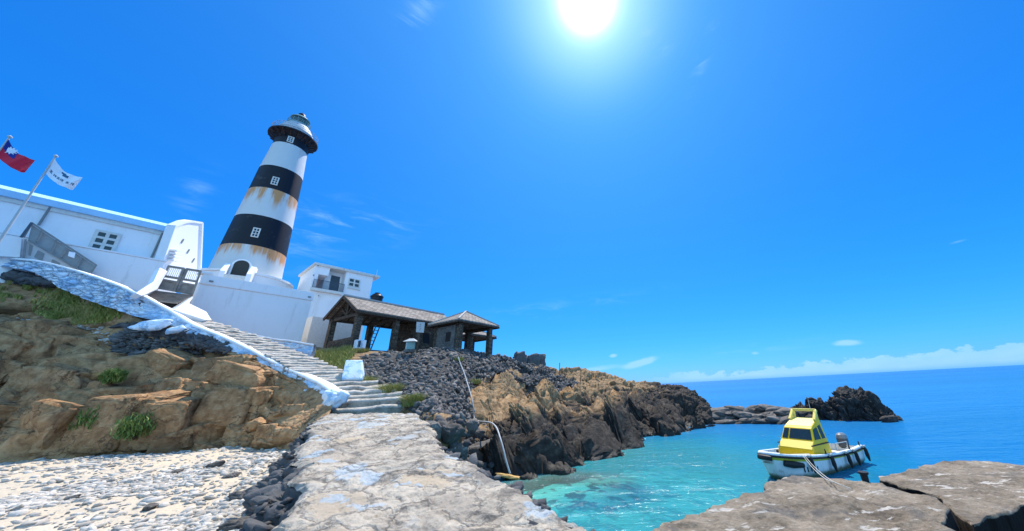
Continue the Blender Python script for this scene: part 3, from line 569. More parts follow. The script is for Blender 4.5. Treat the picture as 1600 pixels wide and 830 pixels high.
# ------------------------------------------------------------------ stones
def ico(sub):
    bm = bmesh.new(); bmesh.ops.create_icosphere(bm, subdivisions=sub, radius=1.); v = np.array([q.co[:] for q in bm.verts]); f = np.array([[q.index for q in p.verts] for p in bm.faces]); bm.free(); return v, f
I1 = ico(1); I2 = ico(2); I4 = ico(5)
def rotm(n):
    q = RS.normal(size=(n, 4)); q /= np.linalg.norm(q, axis=1, keepdims=True); a, b, c, d = q.T
    return np.stack([1-2*(c*c+d*d), 2*(b*c-a*d), 2*(b*d+a*c), 2*(b*c+a*d), 1-2*(b*b+d*d), 2*(c*d-a*b), 2*(b*d-a*c), 2*(c*d+a*b), 1-2*(b*b+c*c)], 1).reshape(n, 3, 3)
def scatter(name, pts, size, flat, m, sub=I1, tilt=.4, kind='stuff', jag=.35, tip=0.):
    n = len(pts); v, f = sub; nvv = len(v); var = []
    for k_ in range(14):
        t = v*(1+jag*(RS.rand(nvv, 1)-.5)); 
        for _ in range(3):                       # shave flat faces
            a = RS.normal(size=3); a /= np.linalg.norm(a); c0 = .45+.3*RS.rand(); dd = t@a; t = t-np.clip(dd-c0, 0, 9)[:, None]*a
        var.append(t)
    var = np.array(var)[RS.randint(0, 14, n)]; sc = np.stack([1.25+.5*RS.rand(n), .8+.3*RS.rand(n), flat*(.8+.5*RS.rand(n))], 1)*np.asarray(size).reshape(-1, 1)
    var = var*sc[:, None, :]; az = RS.rand(n)*6.283; ta = RS.normal(size=(n, 2))*tilt; ca, sa = np.cos(az), np.sin(az); z_ = 0*ca; o_ = 1+z_
    Rz = np.stack([ca, -sa, z_, sa, ca, z_, z_, z_, o_], 1).reshape(n, 3, 3); cx_, sx_ = np.cos(ta[:, 0]), np.sin(ta[:, 0]); Rx = np.stack([o_, z_, z_, z_, cx_, -sx_, z_, sx_, cx_], 1).reshape(n, 3, 3)
    cy_, sy_ = np.cos(ta[:, 1]), np.sin(ta[:, 1]); Ry = np.stack([cy_, z_, sy_, z_, o_, z_, -sy_, z_, cy_], 1).reshape(n, 3, 3)
    Rr = Rx@Ry@Rz; Vv = np.einsum('nij,nkj->nki', Rr, var)+np.asarray(pts)[:, None, :]; Ff = (f[None]+(np.arange(n)*nvv)[:, None, None]).reshape(-1, 3)
    o = link(name, fastmesh(name, Vv.reshape(-1, 3), Ff, False), m)
    return tag(o, kind=kind) if kind else o
def inpoly(x, y, poly):
    r = np.zeros(x.shape, bool); n = len(poly)
    for i in range(n):
        (x1, y1), (x2, y2) = poly[i], poly[(i+1) % n]; c = ((y1 > y) != (y2 > y)) & (x < (x2-x1)*(y-y1)/((y2-y1) or 1e-9)+x1); r ^= c
    return r
def pick(gx, gy, gg, poly, n, minrow=0):
    mk = inpoly(gx, gy, poly); mk[:minrow] = False; idx = np.flatnonzero(mk.ravel())
    gu = np.linalg.norm(np.diff(gg, axis=1, append=gg[:, -1:]), axis=2)*np.linalg.norm(np.diff(gg, axis=0, append=gg[-1:]), axis=2)
    w_ = gu.ravel()[idx]+1e-9; idx = RS.choice(idx, n, p=w_/w_.sum()); p = gg.reshape(-1, 3)[idx]; return p+RS.normal(size=p.shape)*.03
I4b = ico(4); I5b = ico(6); CRV = []
def crag(name, pts, size, asp, base, jit, m, power=.55, rough=.07, embed=.3, out=None, nvar=16, cuts=7, shp=None):
    """angular fractured blocks bedded the same way"""
    n = len(pts); v, f = shp or I4b; nvv = len(v); var = []
    for k_ in range(nvar):
        t = np.sign(v)*np.abs(v)**power; t = t/np.abs(t).max()
        for _ in range(cuts):
            a = RS.normal(size=3); a /= np.linalg.norm(a); c0 = .62+.38*RS.rand(); dd = t@a; t = t-np.clip(dd-c0, 0, 9)[:, None]*a
        t = t*(1+rough*1.6*fbm(t*1.6+k_*5.1, 3, .5, k_)[:, None]); F1, F2, cr, dv = worley(t*2.2+k_*3.3, k_); t = t*(1+.10*(cr-.5)-.09*np.exp(-((F2-F1)/.10)**2))[:, None]; t = t*(1+rough*.35*ridged(t*6+k_, 3, .5, 9)[:, None])
        if shp:
            q_ = t*np.array([3.2, 3.2, 1.3])+.5*fbm(t*1.5+k_, 3, .5, 4)[:, None]; F1, F2, cr, dv = worley(q_+k_, k_+50); t = t*(1+.07*(cr-.5)-.07*np.exp(-((F2-F1)/.10)**2)+.035*ridged(t*np.array([5, 5, 2.5])+k_, 4, .55, 19)+.02*fbm(t*14, 3, .5, 23))[:, None]
        var.append(t)
    var = np.array(var)[RS.randint(0, nvar, n)]; sc = np.array(asp)[None]*(.7+.6*RS.rand(n, 3))*np.asarray(size).reshape(-1, 1)*.5; var = var*sc[:, None, :]
    R = np.empty((n, 3, 3)); B = np.array(base)
    for i in range(n): e = RS.normal(size=3)*jit; R[i] = np.array(Euler(tuple(e)).to_matrix())@B
    c = np.asarray(pts)+(0 if out is None else np.array(out)*embed*np.asarray(size).reshape(-1, 1)); Vv = np.einsum('nij,nkj->nki', R, var)+c[:, None, :]; Ff = (f[None]+(np.arange(n)*nvv)[:, None, None]).reshape(-1, 3); CRV.append(Vv.reshape(-1, 3))
    return tag(link(name, fastmesh(name, Vv.reshape(-1, 3), Ff, True), m), kind='structure')
def frame(z, x): z = np.array(z, float); z /= np.linalg.norm(z); x = np.array(x, float); x -= z*x.dot(z); x /= np.linalg.norm(x); return np.stack([x, np.cross(z, x), z], 1)
hp0 = [(742, 600), (765, 600), (800, 628), (850, 645), (885, 622), (910, 602), (870, 578), (940, 592), (1000, 603), (1055, 605), (1092, 630), (1108, 655), (1090, 668), (1045, 678), (985, 688), (935, 712), (905, 732), (870, 742), (800, 748), (745, 735), (735, 660)]
pts = pick(hpx, hpy, HL, hp0, 430, 130); sz = .5+1.6*RS.rand(430)**1.8; k_ = np.clip((proj(pts)[1]-575)/60, .5, 1); sz *= k_
crag('headland_crags', pts, sz, (.75, .6, 1.25), frame((-.35, .45, .8), (.8, .3, 0)), .24, M['head'], .40, .045, -.22, (0, -.7, .5), 20, 6)
pts = pick(hpx, hpy, HL, [(748, 600), (790, 600), (850, 640), (900, 640), (960, 650), (1040, 640), (1070, 662), (985, 680), (935, 706), (900, 728), (800, 742), (745, 715), (735, 650)], 75, 130); sz = 2.0+1.3*RS.rand(75)
crag('headland_bedrock', pts, sz, (.85, .6, 1.5), frame((-.45, .50, .74), (.8, .3, 0)), .12, M['head'], .36, .07, -.30, (0, -.7, .5), 16, 6, I5b)
cp0 = [(-80, 520), (0, 515), (100, 528), (190, 560), (300, 572), (400, 580), (468, 612), (505, 640), (490, 668), (440, 680), (300, 690), (100, 705), (-80, 722)]
pts = pick(cpx, cpy, CL, cp0, 400, 20); sz = .55+1.9*RS.rand(400)**1.8; sz *= np.clip((520-proj(pts)[0])/160, .35, 1); pts = pts+np.array([.3, -.8, 0])*(RS.rand(len(pts), 1)-.35)*np.clip((470-proj(pts)[0])/200, 0, 1)[:, None]*.9
crag('cliff_blocks', pts, sz, (1.25, 1.0, .85), frame((.12, .10, .98), (1, .22, .05)), .13, M['brown'], .28, .035, -.22, (.6, -.7, .3), 20, 4)
pts = pick(cpx, cpy, CL, [(-80, 530), (0, 530), (100, 545), (190, 585), (300, 590), (400, 590), (445, 615), (440, 660), (300, 672), (100, 690), (-80, 700)], 34, 20); sz = 1.6+1.3*RS.rand(34); sz *= np.clip((560-proj(pts)[0])/200, .5, 1)
crag('cliff_bedrock', pts, sz, (1.05, .7, 1.1), frame((.10, .22, .97), (1, .22, .05)), .11, M['brown'], .30, .06, -.26, (.5, -.75, .3), 16, 5, I5b)
ccv = np.concatenate(CRV[2:]); ccx, ccy = proj(ccv); ccd = np.hypot(ccv[:, 0], ccv[:, 1])
def snapc(x, y, off):
    m_ = (np.abs(ccx-x) < 5) & (np.abs(ccy-y) < 5); a = snap(x, y, 0, 'c'); D = min([math.hypot(a[0], a[1])]+list(ccd[m_])); return P(x, y, D-off)
# grey rubble facing of the embankment
pts = pick(hpx, hpy, HL, rz1, 17000, 120); tag(scatter('rubble_embankment', pts, .06+.18*RS.rand(len(pts))**2.4, .6, M['rubble'], I1, .9, None), 'steep bank of heaped grey rubble stones below the tiled shelters', 'rubble bank')
o = bpy.data.objects['rubble_embankment']; o['kind'] = 'stuff'; del o['category']
rz2 = [(655, 622), (690, 610), (728, 618), (745, 650), (735, 662), (690, 664), (660, 655)]
# dark stones low left of the headland foot
pts = pick(hpx, hpy, HL, [(655, 655), (760, 660), (800, 745), (740, 745), (690, 700)], 500, 120); scatter('foot_rubble', pts, .10+.16*RS.rand(500)**2, .7, M['rubdark'], I1, .6)
# pebbles on the beach
gx, gy = proj(GB); mk = (gx > -250) & (gx < 505) & (gy > 672) & (gy < 900) & (GB[..., 1] > 3.); idx = np.flatnonzero(mk.ravel())
gu = np.linalg.norm(np.diff(GB, axis=1, append=GB[:, -1:]), axis=2)*np.linalg.norm(np.diff(GB, axis=0, append=GB[-1:]), axis=2)
D_ = np.hypot(GB[..., 0], GB[..., 1]); den = (.10+1.2*np.clip(fbm(GB*.30, 4, .6, 52)+.30, 0, 1.2)**1.3); den = den*(D_ < 36)*np.clip(14/D_, .35, 1.4)
den = den*(1+1.5*np.clip((gx-300)/150, 0, 1)*np.clip((730-gy)/40, 0, 1)); w_ = (gu*den).ravel()[idx]; N_ = 15000
idx = RS.choice(idx, N_, p=w_/w_.sum()); pts = GB.reshape(-1, 3)[idx]+RS.normal(size=(N_, 3))*.04; pts[:, 2] = GB.reshape(-1, 3)[idx][:, 2]+.01
scatter('beach_pebbles', pts, .025+.10*RS.rand(N_)**3.0, .5, M['pebble'], I1, .25)
# loose stones on the dark bank left of the path
gx, gy = proj(BL_); pts = pick(gx, gy, BL_, [(380, 840), (455, 660), (500, 640), (495, 660), (470, 720), (440, 840)], 600); scatter('bank_rubble', pts, .04+.07*RS.rand(600)**2, .45, M['rubdark'], I1, .5)
gx, gy = proj(BR_); pts = pick(gx, gy, BR_, [(700, 700), (800, 745), (880, 780), (990, 860), (900, 880), (660, 720)], 700); scatter('shore_rubble', pts, .05+.10*RS.rand(700)**2, .6, M['rubdark'], I1, .5)
# black lava slab and its rubble on the cliff terrace
pts = pick(cpx, cpy, CL, [(178, 522), (215, 508), (262, 522), (322, 540), (318, 560), (275, 566), (215, 572), (172, 556)], 1300); scatter('terrace_rubble', pts, .08+.16*RS.rand(1300)**1.8, .35, M['rubble'], I1, .4)
pts = pick(cpx, cpy, CL, [(262, 515), (300, 516), (352, 536), (362, 548), (330, 545), (290, 530), (180, 510), (230, 505)], 650); scatter('dark_terrace_rubble', pts, .10+.16*RS.rand(650)**1.6, .55, M['rubdark'], I1, .5)
pts = np.concatenate([pick(cpx, cpy, CL, [(-40, 402), (0, 408), (70, 418), (85, 447), (40, 442), (-40, 428)], 300), pick(hgx, hgy, GH, [(-60, 400), (0, 406), (60, 416), (92, 430), (85, 448), (40, 444), (0, 436), (-60, 430)], 700)])
pts[:, :2] *= .985
scatter('wall_foot_rubble', pts, .13+.2*RS.rand(1000)**1.6, .6, M['rubdark'], I1, .4)
pts = pick(cpx, cpy, CL, [(-60, 490), (60, 500), (170, 515), (180, 545), (60, 525), (-60, 520)], 400); scatter('pale_terrace_stones', pts, .04+.12*RS.rand(400)**2, .5, M['pebble'], I1, .3)
# individual boulders ------------------------------------------------
def boulder_mesh(seed, sub=3, sx=(1, 1, 1), rough=1.):
    v, f = ico(sub+1); v = v*np.array(sx); d = blocky(v+seed*7.3, seed, 1.1, .30, .12, .12, .7)*rough+.18*fbm(v*1.1+seed, 3, .5, seed)+.05*ridged(v*4+seed, 3, .5, seed+3)*rough; v = v+v*d[:, None]
    rs = np.random.RandomState(seed)
    for _ in range(5): a = rs.normal(size=3); a /= np.linalg.norm(a); c0 = .62+.25*rs.rand(); t = v@a; v = v-np.clip(t-c0, 0, 9)[:, None]*a*.85
    return fastmesh('boulder', v, f, True)
BM = [boulder_mesh(s, 3, (1.15, .9, .72)) for s in range(3, 11)]
def boulder(p, r, label, cat='boulder', group=None, m='boulder', name='boulder', sq=(1, 1, 1), mi=None, rz=None):
    me = BM[mi if mi is not None else random.randrange(8)]
    if m != 'boulder' or len(me.materials) == 0:
        me = me.copy(); me.materials.clear(); me.materials.append(M[m])
    o = link(name, me, None, None, p); o.scale = (r*sq[0], r*sq[1], r*sq[2]); o.rotation_euler = (random.uniform(-.3, .3), random.uniform(-.3, .3), random.uniform(0, 6.28) if rz is None else rz)
    return tag(o, label, cat, group)
for b_ in BM: b_.materials.append(M['boulder'])
for x, y, r, lb in [(762, 712, 1.0, 'big dark rounded boulder at the foot of the rocks under the white pipe'), (700, 676, .55, 'dark boulder at the path edge below the mounded grey rubble'), (735, 668, .5, 'grey angular boulder right of the path, left of the white pipe'),
                    (672, 672, .42, 'blackish boulder touching the right edge of the path below the steps'), (716, 702, .5, 'brown-black boulder halfway along the right edge of the path'), (741, 700, .36, 'narrow upright boulder beside the big rounded boulder'),
                    (752, 742, .22, 'small grey-blue boulder below the big rounded boulder'), (772, 744, .15, 'small dark stone left of the ochre flat rock'), (818, 748, .17, 'brown stone at the water edge right of the ochre flat rock'),
                    (728, 722, .33, 'leaning grey boulder where the path meets the dark rocks'), (790, 690, .45, 'dark blocky boulder just right of the white pipe elbow'), (748, 676, .30, 'grey cube-like stone wedged left of the white pipe')]:
    p = snap(x, y, .05); boulder(p, r, lb)
for x, y, r, lb in [(333, 729, .30, 'lone blue-grey stone in the middle of the pale beach'), (407, 767, .34, 'dark flat stone at the foot of the path bank, upper of a pair'), (381, 778, .30, 'dark flat stone on the beach beside the path bank, lower of a pair'),
                    (318, 743, .16, 'small dark stone just below left of the lone blue-grey stone'), (272, 739, .18, 'small brown-grey stone left on the pale beach'), (362, 744, .2, 'grey stone between the lone stone and the path bank'),
                    (412, 722, .26, 'pale grey rounded stone near the top of the path bank'), (428, 703, .22, 'pale stone lying in the upper corner of the beach'), (375, 826, .3, 'blue-grey slab stone at the bottom edge beside the path bank'),
                    (110, 780, .15, 'tan stone on the sandy lower left of the beach'), (232, 794, .16, 'brownish stone on the sand in the lower middle of the beach'), (400, 735, .2, 'white-grey stone close to the dark path bank')]:
    D = 9
    p = snap(x, y, 0, 'b'); boulder(p+np.array([0, 0, r*.2]), r*.75, lb, 'stone', None, 'boulder' if 'pale' not in lb[:5] and 'white' not in lb else 'pebble', 'stone', (1.1, 1, .65))
p = snap(797, 742, .1); boulder(p, .32, 'flat ochre rock at the water edge below the white pipe', 'rock', None, 'ochre', 'rock', (1.5, .8, .3), 2, .2)
# breakwater
ORD = 'first second third fourth fifth sixth seventh eighth ninth tenth eleventh twelfth thirteenth fourteenth fifteenth'.split()
for rowi, (yy, dd, rr, cnt) in enumerate([(661, 31.2, .55, 15), (653, 33.2, .72, 14), (646, 35.0, .72, 12)]):
    for i in range(cnt):
        x = 1110+(1250-1110)*(i+.5+random.uniform(-.25, .25))/cnt; a = P(x, yy, dd); z = (.02, .28, .55)[rowi]
        boulder((a[0], a[1], z+random.uniform(-.08, .08)), rr*random.uniform(.75, 1.25), ORD[i]+' boulder from the left in the '+('waterside front', 'middle', 'seaward back')[rowi]+' row of the low breakwater', 'boulder', 'boulders of the low breakwater', sq=(1.35, .9, .62), rz=random.uniform(-.5, .5))
# sea stack
so_ = [(1238, 655, 655), (1245, 630, 660), (1262, 634, 662), (1275, 626, 664), (1290, 627, 665), (1300, 620, 665), (1312, 618, 665), (1322, 608, 665), (1340, 613, 665), (1358, 616, 664), (1372, 627, 662), (1390, 640, 659), (1410, 655, 656)]
def P_(x, y, D): return P(x, y, D)
r_front = [P(x, yb+1, 32.5+abs(x-1325)*.012)-np.array([0, 0, .5]) for x, yt, yb in so_]; r_b = [P(x, yb-1, 32.8+abs(x-1325)*.012) for x, yt, yb in so_]
r_m = [P(x, yt*.55+yb*.45, 33.6+abs(x-1325)*.008) for x, yt, yb in so_]; r_t = [P(x, yt+9, 34.9) for x, yt, yb in so_]; r_k = [np.array([q[0]*1.07, q[1]*1.07, max(0, q[2]*.55)]) for q in r_t]; r_z = [np.array([q[0]*1.12, q[1]*1.12, -1.]) for q in r_t]
G = loft([r_z, r_k, r_t, r_m, r_b, r_front], 460, 240); Nn = gnormal(G); Qs = (G@np.array([[.8, .2, .55], [0, 1, 0], [-.55, -.1, .8]]).T)*np.array([1.5, 1.2, .6])
d = blocky(Qs, 91, .9, .55, .30, .08, .9)+blocky(Qs, 92, 2.4, .22, .12, .1, .8)+.22*ridged(Qs*1.4, 5, .55, 93); e_ = np.clip(np.minimum(np.arange(460), 459-np.arange(460))/25., .1, 1)[None]
SK = G+Nn*(d*e_*.8)[..., None]; SK[..., 2] += .12*ridged(G*1.8, 4, .6, 94)*e_*(G[..., 2] > .5)
tag(link('sea_stack', fastmesh('sea_stack', SK.reshape(-1, 3), gridfaces(240, 460)), M['black']), kind='structure')
for i, (x, y, D, r) in enumerate([(1255, 652, 33.3, .75), (1268, 655, 32.6, .6), (1390, 656, 33, .5)]):
    boulder(P(x, y, D), r, ['jagged black rock at the left foot of the sea stack', 'low black rock in front of the left foot of the sea stack', 'low black rock at the right tail of the sea stack'][i], 'rock', m='black', name='rock', sq=(1, .9, 1.3 if i == 0 else .7))
# ================================================================== PIER
def rough_slab(name, poly, z0, z1, m, label, cat, amp=.05, s=0, res=.06):
    """an irregular concrete block: displaced top, broken rim, rough sides"""
    poly = [np.array(q[:2], float) for q in poly]; n = len(poly); ed = []
    for i in range(n):
        a, b = poly[i], poly[(i+1) % n]; k = max(2, int(np.linalg.norm(b-a)/res)); ed += [a+(b-a)*t for t in np.linspace(0, 1, k, endpoint=False)]
    ed = np.array(ed); c = ed.mean(0); rings = []
    for t in np.r_[np.linspace(0, .94, 60), .97, .99]: rings.append(np.c_[c+(ed-c)*t, np.full(len(ed), z1)])
    rings.append(np.c_[ed, np.full(len(ed), z1-.05)])
    for t in np.linspace(.1, 1, 30): rings.append(np.c_[ed, np.full(len(ed), z1-.05+(z0-z1)*t)])
    A = np.array(rings); topm = np.arange(len(A))[:, None] < 62; nz_ = amp*fbm(A*1.2, 5, .55, s)+amp*.5*ridged(A*4, 4, .55, s+1)+.006*fbm(A*18, 2, .5, s+4)
    A[..., 2] += np.where(topm, nz_, nz_*.5); out_ = A[..., :2]-c; out_ /= np.linalg.norm(out_, axis=2, keepdims=True)+1e-6
    rim = np.clip((np.arange(len(A))[:, None]-50)/12, 0, 1); A[..., :2] += out_*(rim*(.13*fbm(A*1.6, 4, .55, s+2)+.04*ridged(A*5, 3, .5, s+3)))[..., None]
    A = np.concatenate([A, A[:, :1]], 1); o = link(name, fastmesh(name, A.reshape(-1, 3), gridfaces(A.shape[0], A.shape[1])), m); return tag(o, label, cat)
e1p = [Z(x, y, 1.55) for x, y in ((1478, 830), (1484, 792), (1462, 774), (1400, 763), (1352, 752), (1290, 748), (1238, 746), (1200, 758), (1192, 772), (1140, 783), (1095, 800), (1020, 830))]
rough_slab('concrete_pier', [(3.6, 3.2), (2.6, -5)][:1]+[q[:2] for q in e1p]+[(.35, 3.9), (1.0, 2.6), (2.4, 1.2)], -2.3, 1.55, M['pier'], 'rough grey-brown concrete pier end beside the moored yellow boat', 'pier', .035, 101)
e2p = [Z(x, y, 1.42) for x, y in ((1520, 822), (1470, 775), (1372, 748), (1420, 735), (1470, 722), (1520, 720), (1560, 722), (1600, 727), (1700, 738), (1760, 765), (1680, 765), (1600, 786), (1545, 806))]
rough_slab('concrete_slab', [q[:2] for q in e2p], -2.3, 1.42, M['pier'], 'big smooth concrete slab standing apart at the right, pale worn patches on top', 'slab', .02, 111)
rough_slab('gap_shade_block', [(4.35, 5.6), (5.6, 6.2), (7.2, 6.9), (10.5, 6.6), (9.5, 1.0), (4.2, .6), (3.9, 3.5)], -2.5, .45, M['black'], 'black block added to stand for the shadow in the gap under the big concrete slab', 'rock', .12, 117, .12)  # added black block in place of the deep shadow between the slabs
bp = Z(1353, 753, 1.55); o = MB().lathe([(.05, 1.53), (.055, 1.66), (.075, 1.67), (.075, 1.70), (.0, 1.705)], 14, (bp[0], bp[1])).build('mooring_post', M['rub'], None, smooth=True); tag(o, 'stubby black mooring post on the far edge of the pier', 'mooring post')
# ================================================================== STAIRS
SL = [(520, 638, 20.5), (511, 620, 21.2), (500, 607, 21.9), (486, 594, 22.8), (455, 573, 24.2), (425, 553, 26), (390, 535, 27.6), (345, 512, 29.2), (300, 494, 30.6), (270, 484, 31.6)]
SR = [(646, 630, 19.6), (628, 620, 20.5), (606, 609, 21.5), (572, 595, 22.9), (530, 582, 24.3), (496, 569, 26.0), (456, 556, 28.0), (410, 541, 29.6), (352, 519, 31.0), (316, 500, 32.0)]
A = np.array([P(*q) for q in SL]); B = np.array([P(*q) for q in SR]); NS = 34; tt = np.linspace(0, 9, NS+1)
tt = np.r_[np.linspace(0, 3, 7), np.linspace(3, 9, 28)[1:]]; NS = len(tt)-1
a_ = catm(A, tt); b_ = catm(B, tt); V = []; Fc = []
for i in range(NS):
    z = (a_[i, 2]+b_[i, 2])/2*.35+(a_[i+1, 2]+b_[i+1, 2])/2*.65-(.16 if i == 0 else 0); ns = 26; L0, R0, L1, R1 = a_[i], b_[i], a_[i+1], b_[i+1]
    dirx = (R0-L0)/np.linalg.norm(R0-L0); prof = []
    n_ = np.array([dirx[1], -dirx[0], 0]); n_ = n_ if n_.dot(-L0) > 0 else -n_
    for j in range(ns):
        t = j/(ns-1); f0 = L0+(R0-L0)*t; f1 = L1+(R1-L1)*t; w_ = .13*float(fbm((f0*1.5+i*3)[None], 4, .55, 5)[0]); zz = z+.05*float(fbm((f0*1.6+i)[None], 4, .55, 9)[0])
        prof.append([(f0[0]+n_[0]*w_, f0[1]+n_[1]*w_, zz-.9), (f0[0]+n_[0]*w_, f0[1]+n_[1]*w_, zz-.17), (f0[0]+n_[0]*(w_+.03), f0[1]+n_[1]*(w_+.03), zz-.15), (f0[0]+n_[0]*(w_-.05), f0[1]+n_[1]*(w_-.05), zz-.05), (f0[0]+n_[0]*(w_-.17), f0[1]+n_[1]*(w_-.17), zz), (f1[0]-n_[0]*.1, f1[1]-n_[1]*.1, zz+.015), (f1[0]-n_[0]*.1, f1[1]-n_[1]*.1, zz-.9)])
    bse = len(V); V += [q for pr_ in prof for q in pr_]
    for j in range(ns-1):
        for k in range(6): Fc.append((bse+j*7+k, bse+j*7+k+1, bse+(j+1)*7+k+1, bse+(j+1)*7+k))
M['step'] = mat('worn_pale_step', lambda g, s: (s('Base Color', g.ramp(g.m('ADD', g.m('MULTIPLY', g.noise(g.pos, 1.4, 7., .7), .6), g.m('MULTIPLY', g.noise(g.pos, 9., 6., .7), .4)), [(.36, (.15, .135, .115)), (.47, (.36, .325, .275)), (.56, (.50, .45, .385)), (.68, (.64, .59, .52))])), s('Normal', g.bump(g.noise(g.pos, 7., 8., .7), .8, .06))))
t_ = thing('stone_staircase', 'long worn stone stairway climbing from the path to the wooden gate', 'staircase', A[0]); me = fastmesh('steps', np.array(V)-A[0], Fc, False); link('steps', me, M['step'], t_)
# ================================================================== WHITEWASHED WALLS
def wallstrip(name, pts, h, th, m, capm, label, cat, bulge=.05, s=0, n=260, capo=.04):
    """pts: top-line world points; h: heights"""
    A = np.array(pts); tt = np.linspace(0, len(A)-1, n); T = catm(A, tt); hh = np.interp(tt, np.arange(len(A)), h); d = np.gradient(T, axis=0); d[:, 2] = 0; d /= np.linalg.norm(d, axis=1, keepdims=True); nn = np.stack([d[:, 1], -d[:, 0], 0*d[:, 0]], 1)
    if (nn*(-T)).sum(1).mean() < 0: nn = -nn
    nv = 26; rows_ = []
    for k in range(nv): q = T.copy(); q[:, 2] -= .08+(hh-.08)*k/(nv-1); q += nn*(.0+.10*k/(nv-1)); rows_.append(q)
    rows_ = rows_+[]; back = [T-nn*th-np.array([0, 0, .08]), T-nn*th-np.array([0, 0, 1.])*hh[:, None]]; Fr = np.array(rows_)
    dsp = bulge*(blocky(Fr*np.array([1, 1, 1.5]), s, 2.4, 1.2, 1.0, .12)+.8*fbm(Fr*1.5, 4, .5, s+2)); Fr = Fr+nn[None]*dsp[..., None]
    G_ = np.concatenate([np.array(back)[::-1], Fr], 0); root = thing(name, label, cat, A.mean(0)-np.array([0, 0, 1])); o = np.array(root.location)
    link('wall', fastmesh('wall', (G_-o).reshape(-1, 3), gridfaces(G_.shape[0], n)), m, root)
    wob = .015*fbm(T*2, 3, .5, s+5)[:, None]; c = [T-nn*(th+capo)-np.array([0, 0, .11]), T-nn*(th+capo), T+nn*capo+wob*np.array([0, 0, 1]), T+nn*(capo+.01)-np.array([0, 0, .12])+wob, T-nn*.02-np.array([0, 0, .12])]
    link('coping', fastmesh('coping', (np.array(c)-o).reshape(-1, 3), gridfaces(5, n), False), capm, root); return root
wallstrip('whitewashed_wall', [P(*q) for q in ((-200, 372, 47), (-60, 388, 42), (0, 400, 39.3), (60, 407, 37.2), (110, 419, 35.8), (150, 432, 34.5), (190, 447, 33), (225, 463, 31.8), (262, 482, 30.9), (300, 505, 29.9), (350, 526, 28.4), (400, 550, 26.9), (440, 571, 25.0), (480, 588, 23.1), (508, 602, 21.6), (516, 612, 21.0))],
          [.6, .6, .6, .7, 1.25, 1.4, 1.35, 1.2, .85, .62, .7, .75, .7, .65, .65, .8], .4, M['bluewall'], M['whiteclean'], 'long whitewashed stone wall with a white coping running down beside the stairway', 'wall', .10, 121)
wallstrip('stair_side_wall', [P(*q) for q in ((326, 500, 32.9), (345, 507, 32.7), (375, 517, 32.2), (419, 527, 31.4), (455, 532, 30.7), (491, 538, 30.0))], [.3, .5, .7, .85, .95, 1.0], .35, M['bluewall'], M['whiteclean'], 'short whitewashed wall on the uphill side of the stairway below the lighthouse', 'wall', .05, 131)
def whiteblob(px, py, D, r, lb, seed, sq, off=0):
    boulder(P(px, py, D), r, lb, 'rock', None, 'whiterock', 'whitewashed_rock', sq, seed, .3)
whiteblob(524, 622, 20.35, .62, 'whitewashed rock at the lower end of the long white wall beside the bottom steps', 3, (.62, .7, .95))
whiteblob(243, 507, 30.2, .62, 'lumpy white-painted rock with drips below the long white wall', 5, (1.1, .6, .62)); whiteblob(274, 516, 29.6, .42, 'smaller white-painted rock right of the dripping white rock', 4, (1.2, .6, .6))
q0 = [P(533, 592, 22.6), P(566, 592, 22.3), P(567, 562, 23.2), P(540, 562, 23.5)]
t_ = MB().slab(q0, 1.2).build('painted_stone_block', M['whiterock'], None, bevel=.08); tag(t_, 'square white-painted stone block on the grass to the right of the steps', 'stone block')
# ================================================================== GRASS AND PLANTS
def blades(pts, h, wd, lean=.35, per=1):
    n = len(pts); az = RS.rand(n)*6.283; hh = h*(.5+.8*RS.rand(n)); u = np.stack([np.cos(az), np.sin(az), 0*az], 1)*wd*.5; l = RS.normal(size=(n, 3))*lean; l[:, 2] = 0; up = np.array([0, 0, 1.])
    midp = pts+(up+l*.35)*hh[:, None]*.55; tip = pts+(up+l)*hh[:, None]; V = np.stack([pts-u, pts+u, midp+u*.7, midp-u*.7, tip], 1); b = np.arange(n)[:, None]*5
    return V.reshape(-1, 3), np.concatenate([b+np.array([0, 1, 2]), b+np.array([0, 2, 3]), b+np.array([3, 2, 4])], 0)
def grass(name, pts, h, wd, m='grass', lean=.35):
    V, f = blades(pts, h, wd, lean); return link(name, fastmesh(name, V, f, False), M[m])
pp = pick(cpx, cpy, CL, [(-60, 418), (0, 426), (75, 445), (130, 462), (205, 486), (200, 499), (150, 506), (100, 508), (60, 492), (20, 472), (-60, 466)], 42000); pp = np.concatenate([pp, pick(hgx, hgy, GH, [(-60, 428), (0, 434), (75, 446), (130, 462), (200, 486), (150, 500), (60, 490), (-60, 466)], 9000)]); mk = fbm(pp*.7, 4, .6, 77)+.5*fbm(pp*2.5, 3, .6, 78) > -.12; tag(grass('terrace_grass', pp[mk], .26, .05), kind='stuff')
pp = pick(hpx, hpy, HL, [(470, 562), (500, 552), (545, 545), (556, 553), (545, 566), (534, 580), (547, 594), (535, 600), (510, 588), (485, 572)], 14000, 100); tag(grass('slope_grass', pp, .38, .05), kind='stuff')
def tuft(px, py, r, h, n, label, which='h', m='grass', off=.1, cat='grass tuft', name='grass_tuft', lean=.6):
    c = snap(px, py, off+.15, which); a = RS.rand(n)*6.283; rr = r*np.sqrt(RS.rand(n)); pts = np.stack([rr*np.cos(a), rr*np.sin(a), -.05-.1*RS.rand(n)], 1)
    V, f = blades(pts, h, .035, lean); o = link(name, fastmesh(name, V, f, False), M[m], None, c); return tag(o, label, cat)
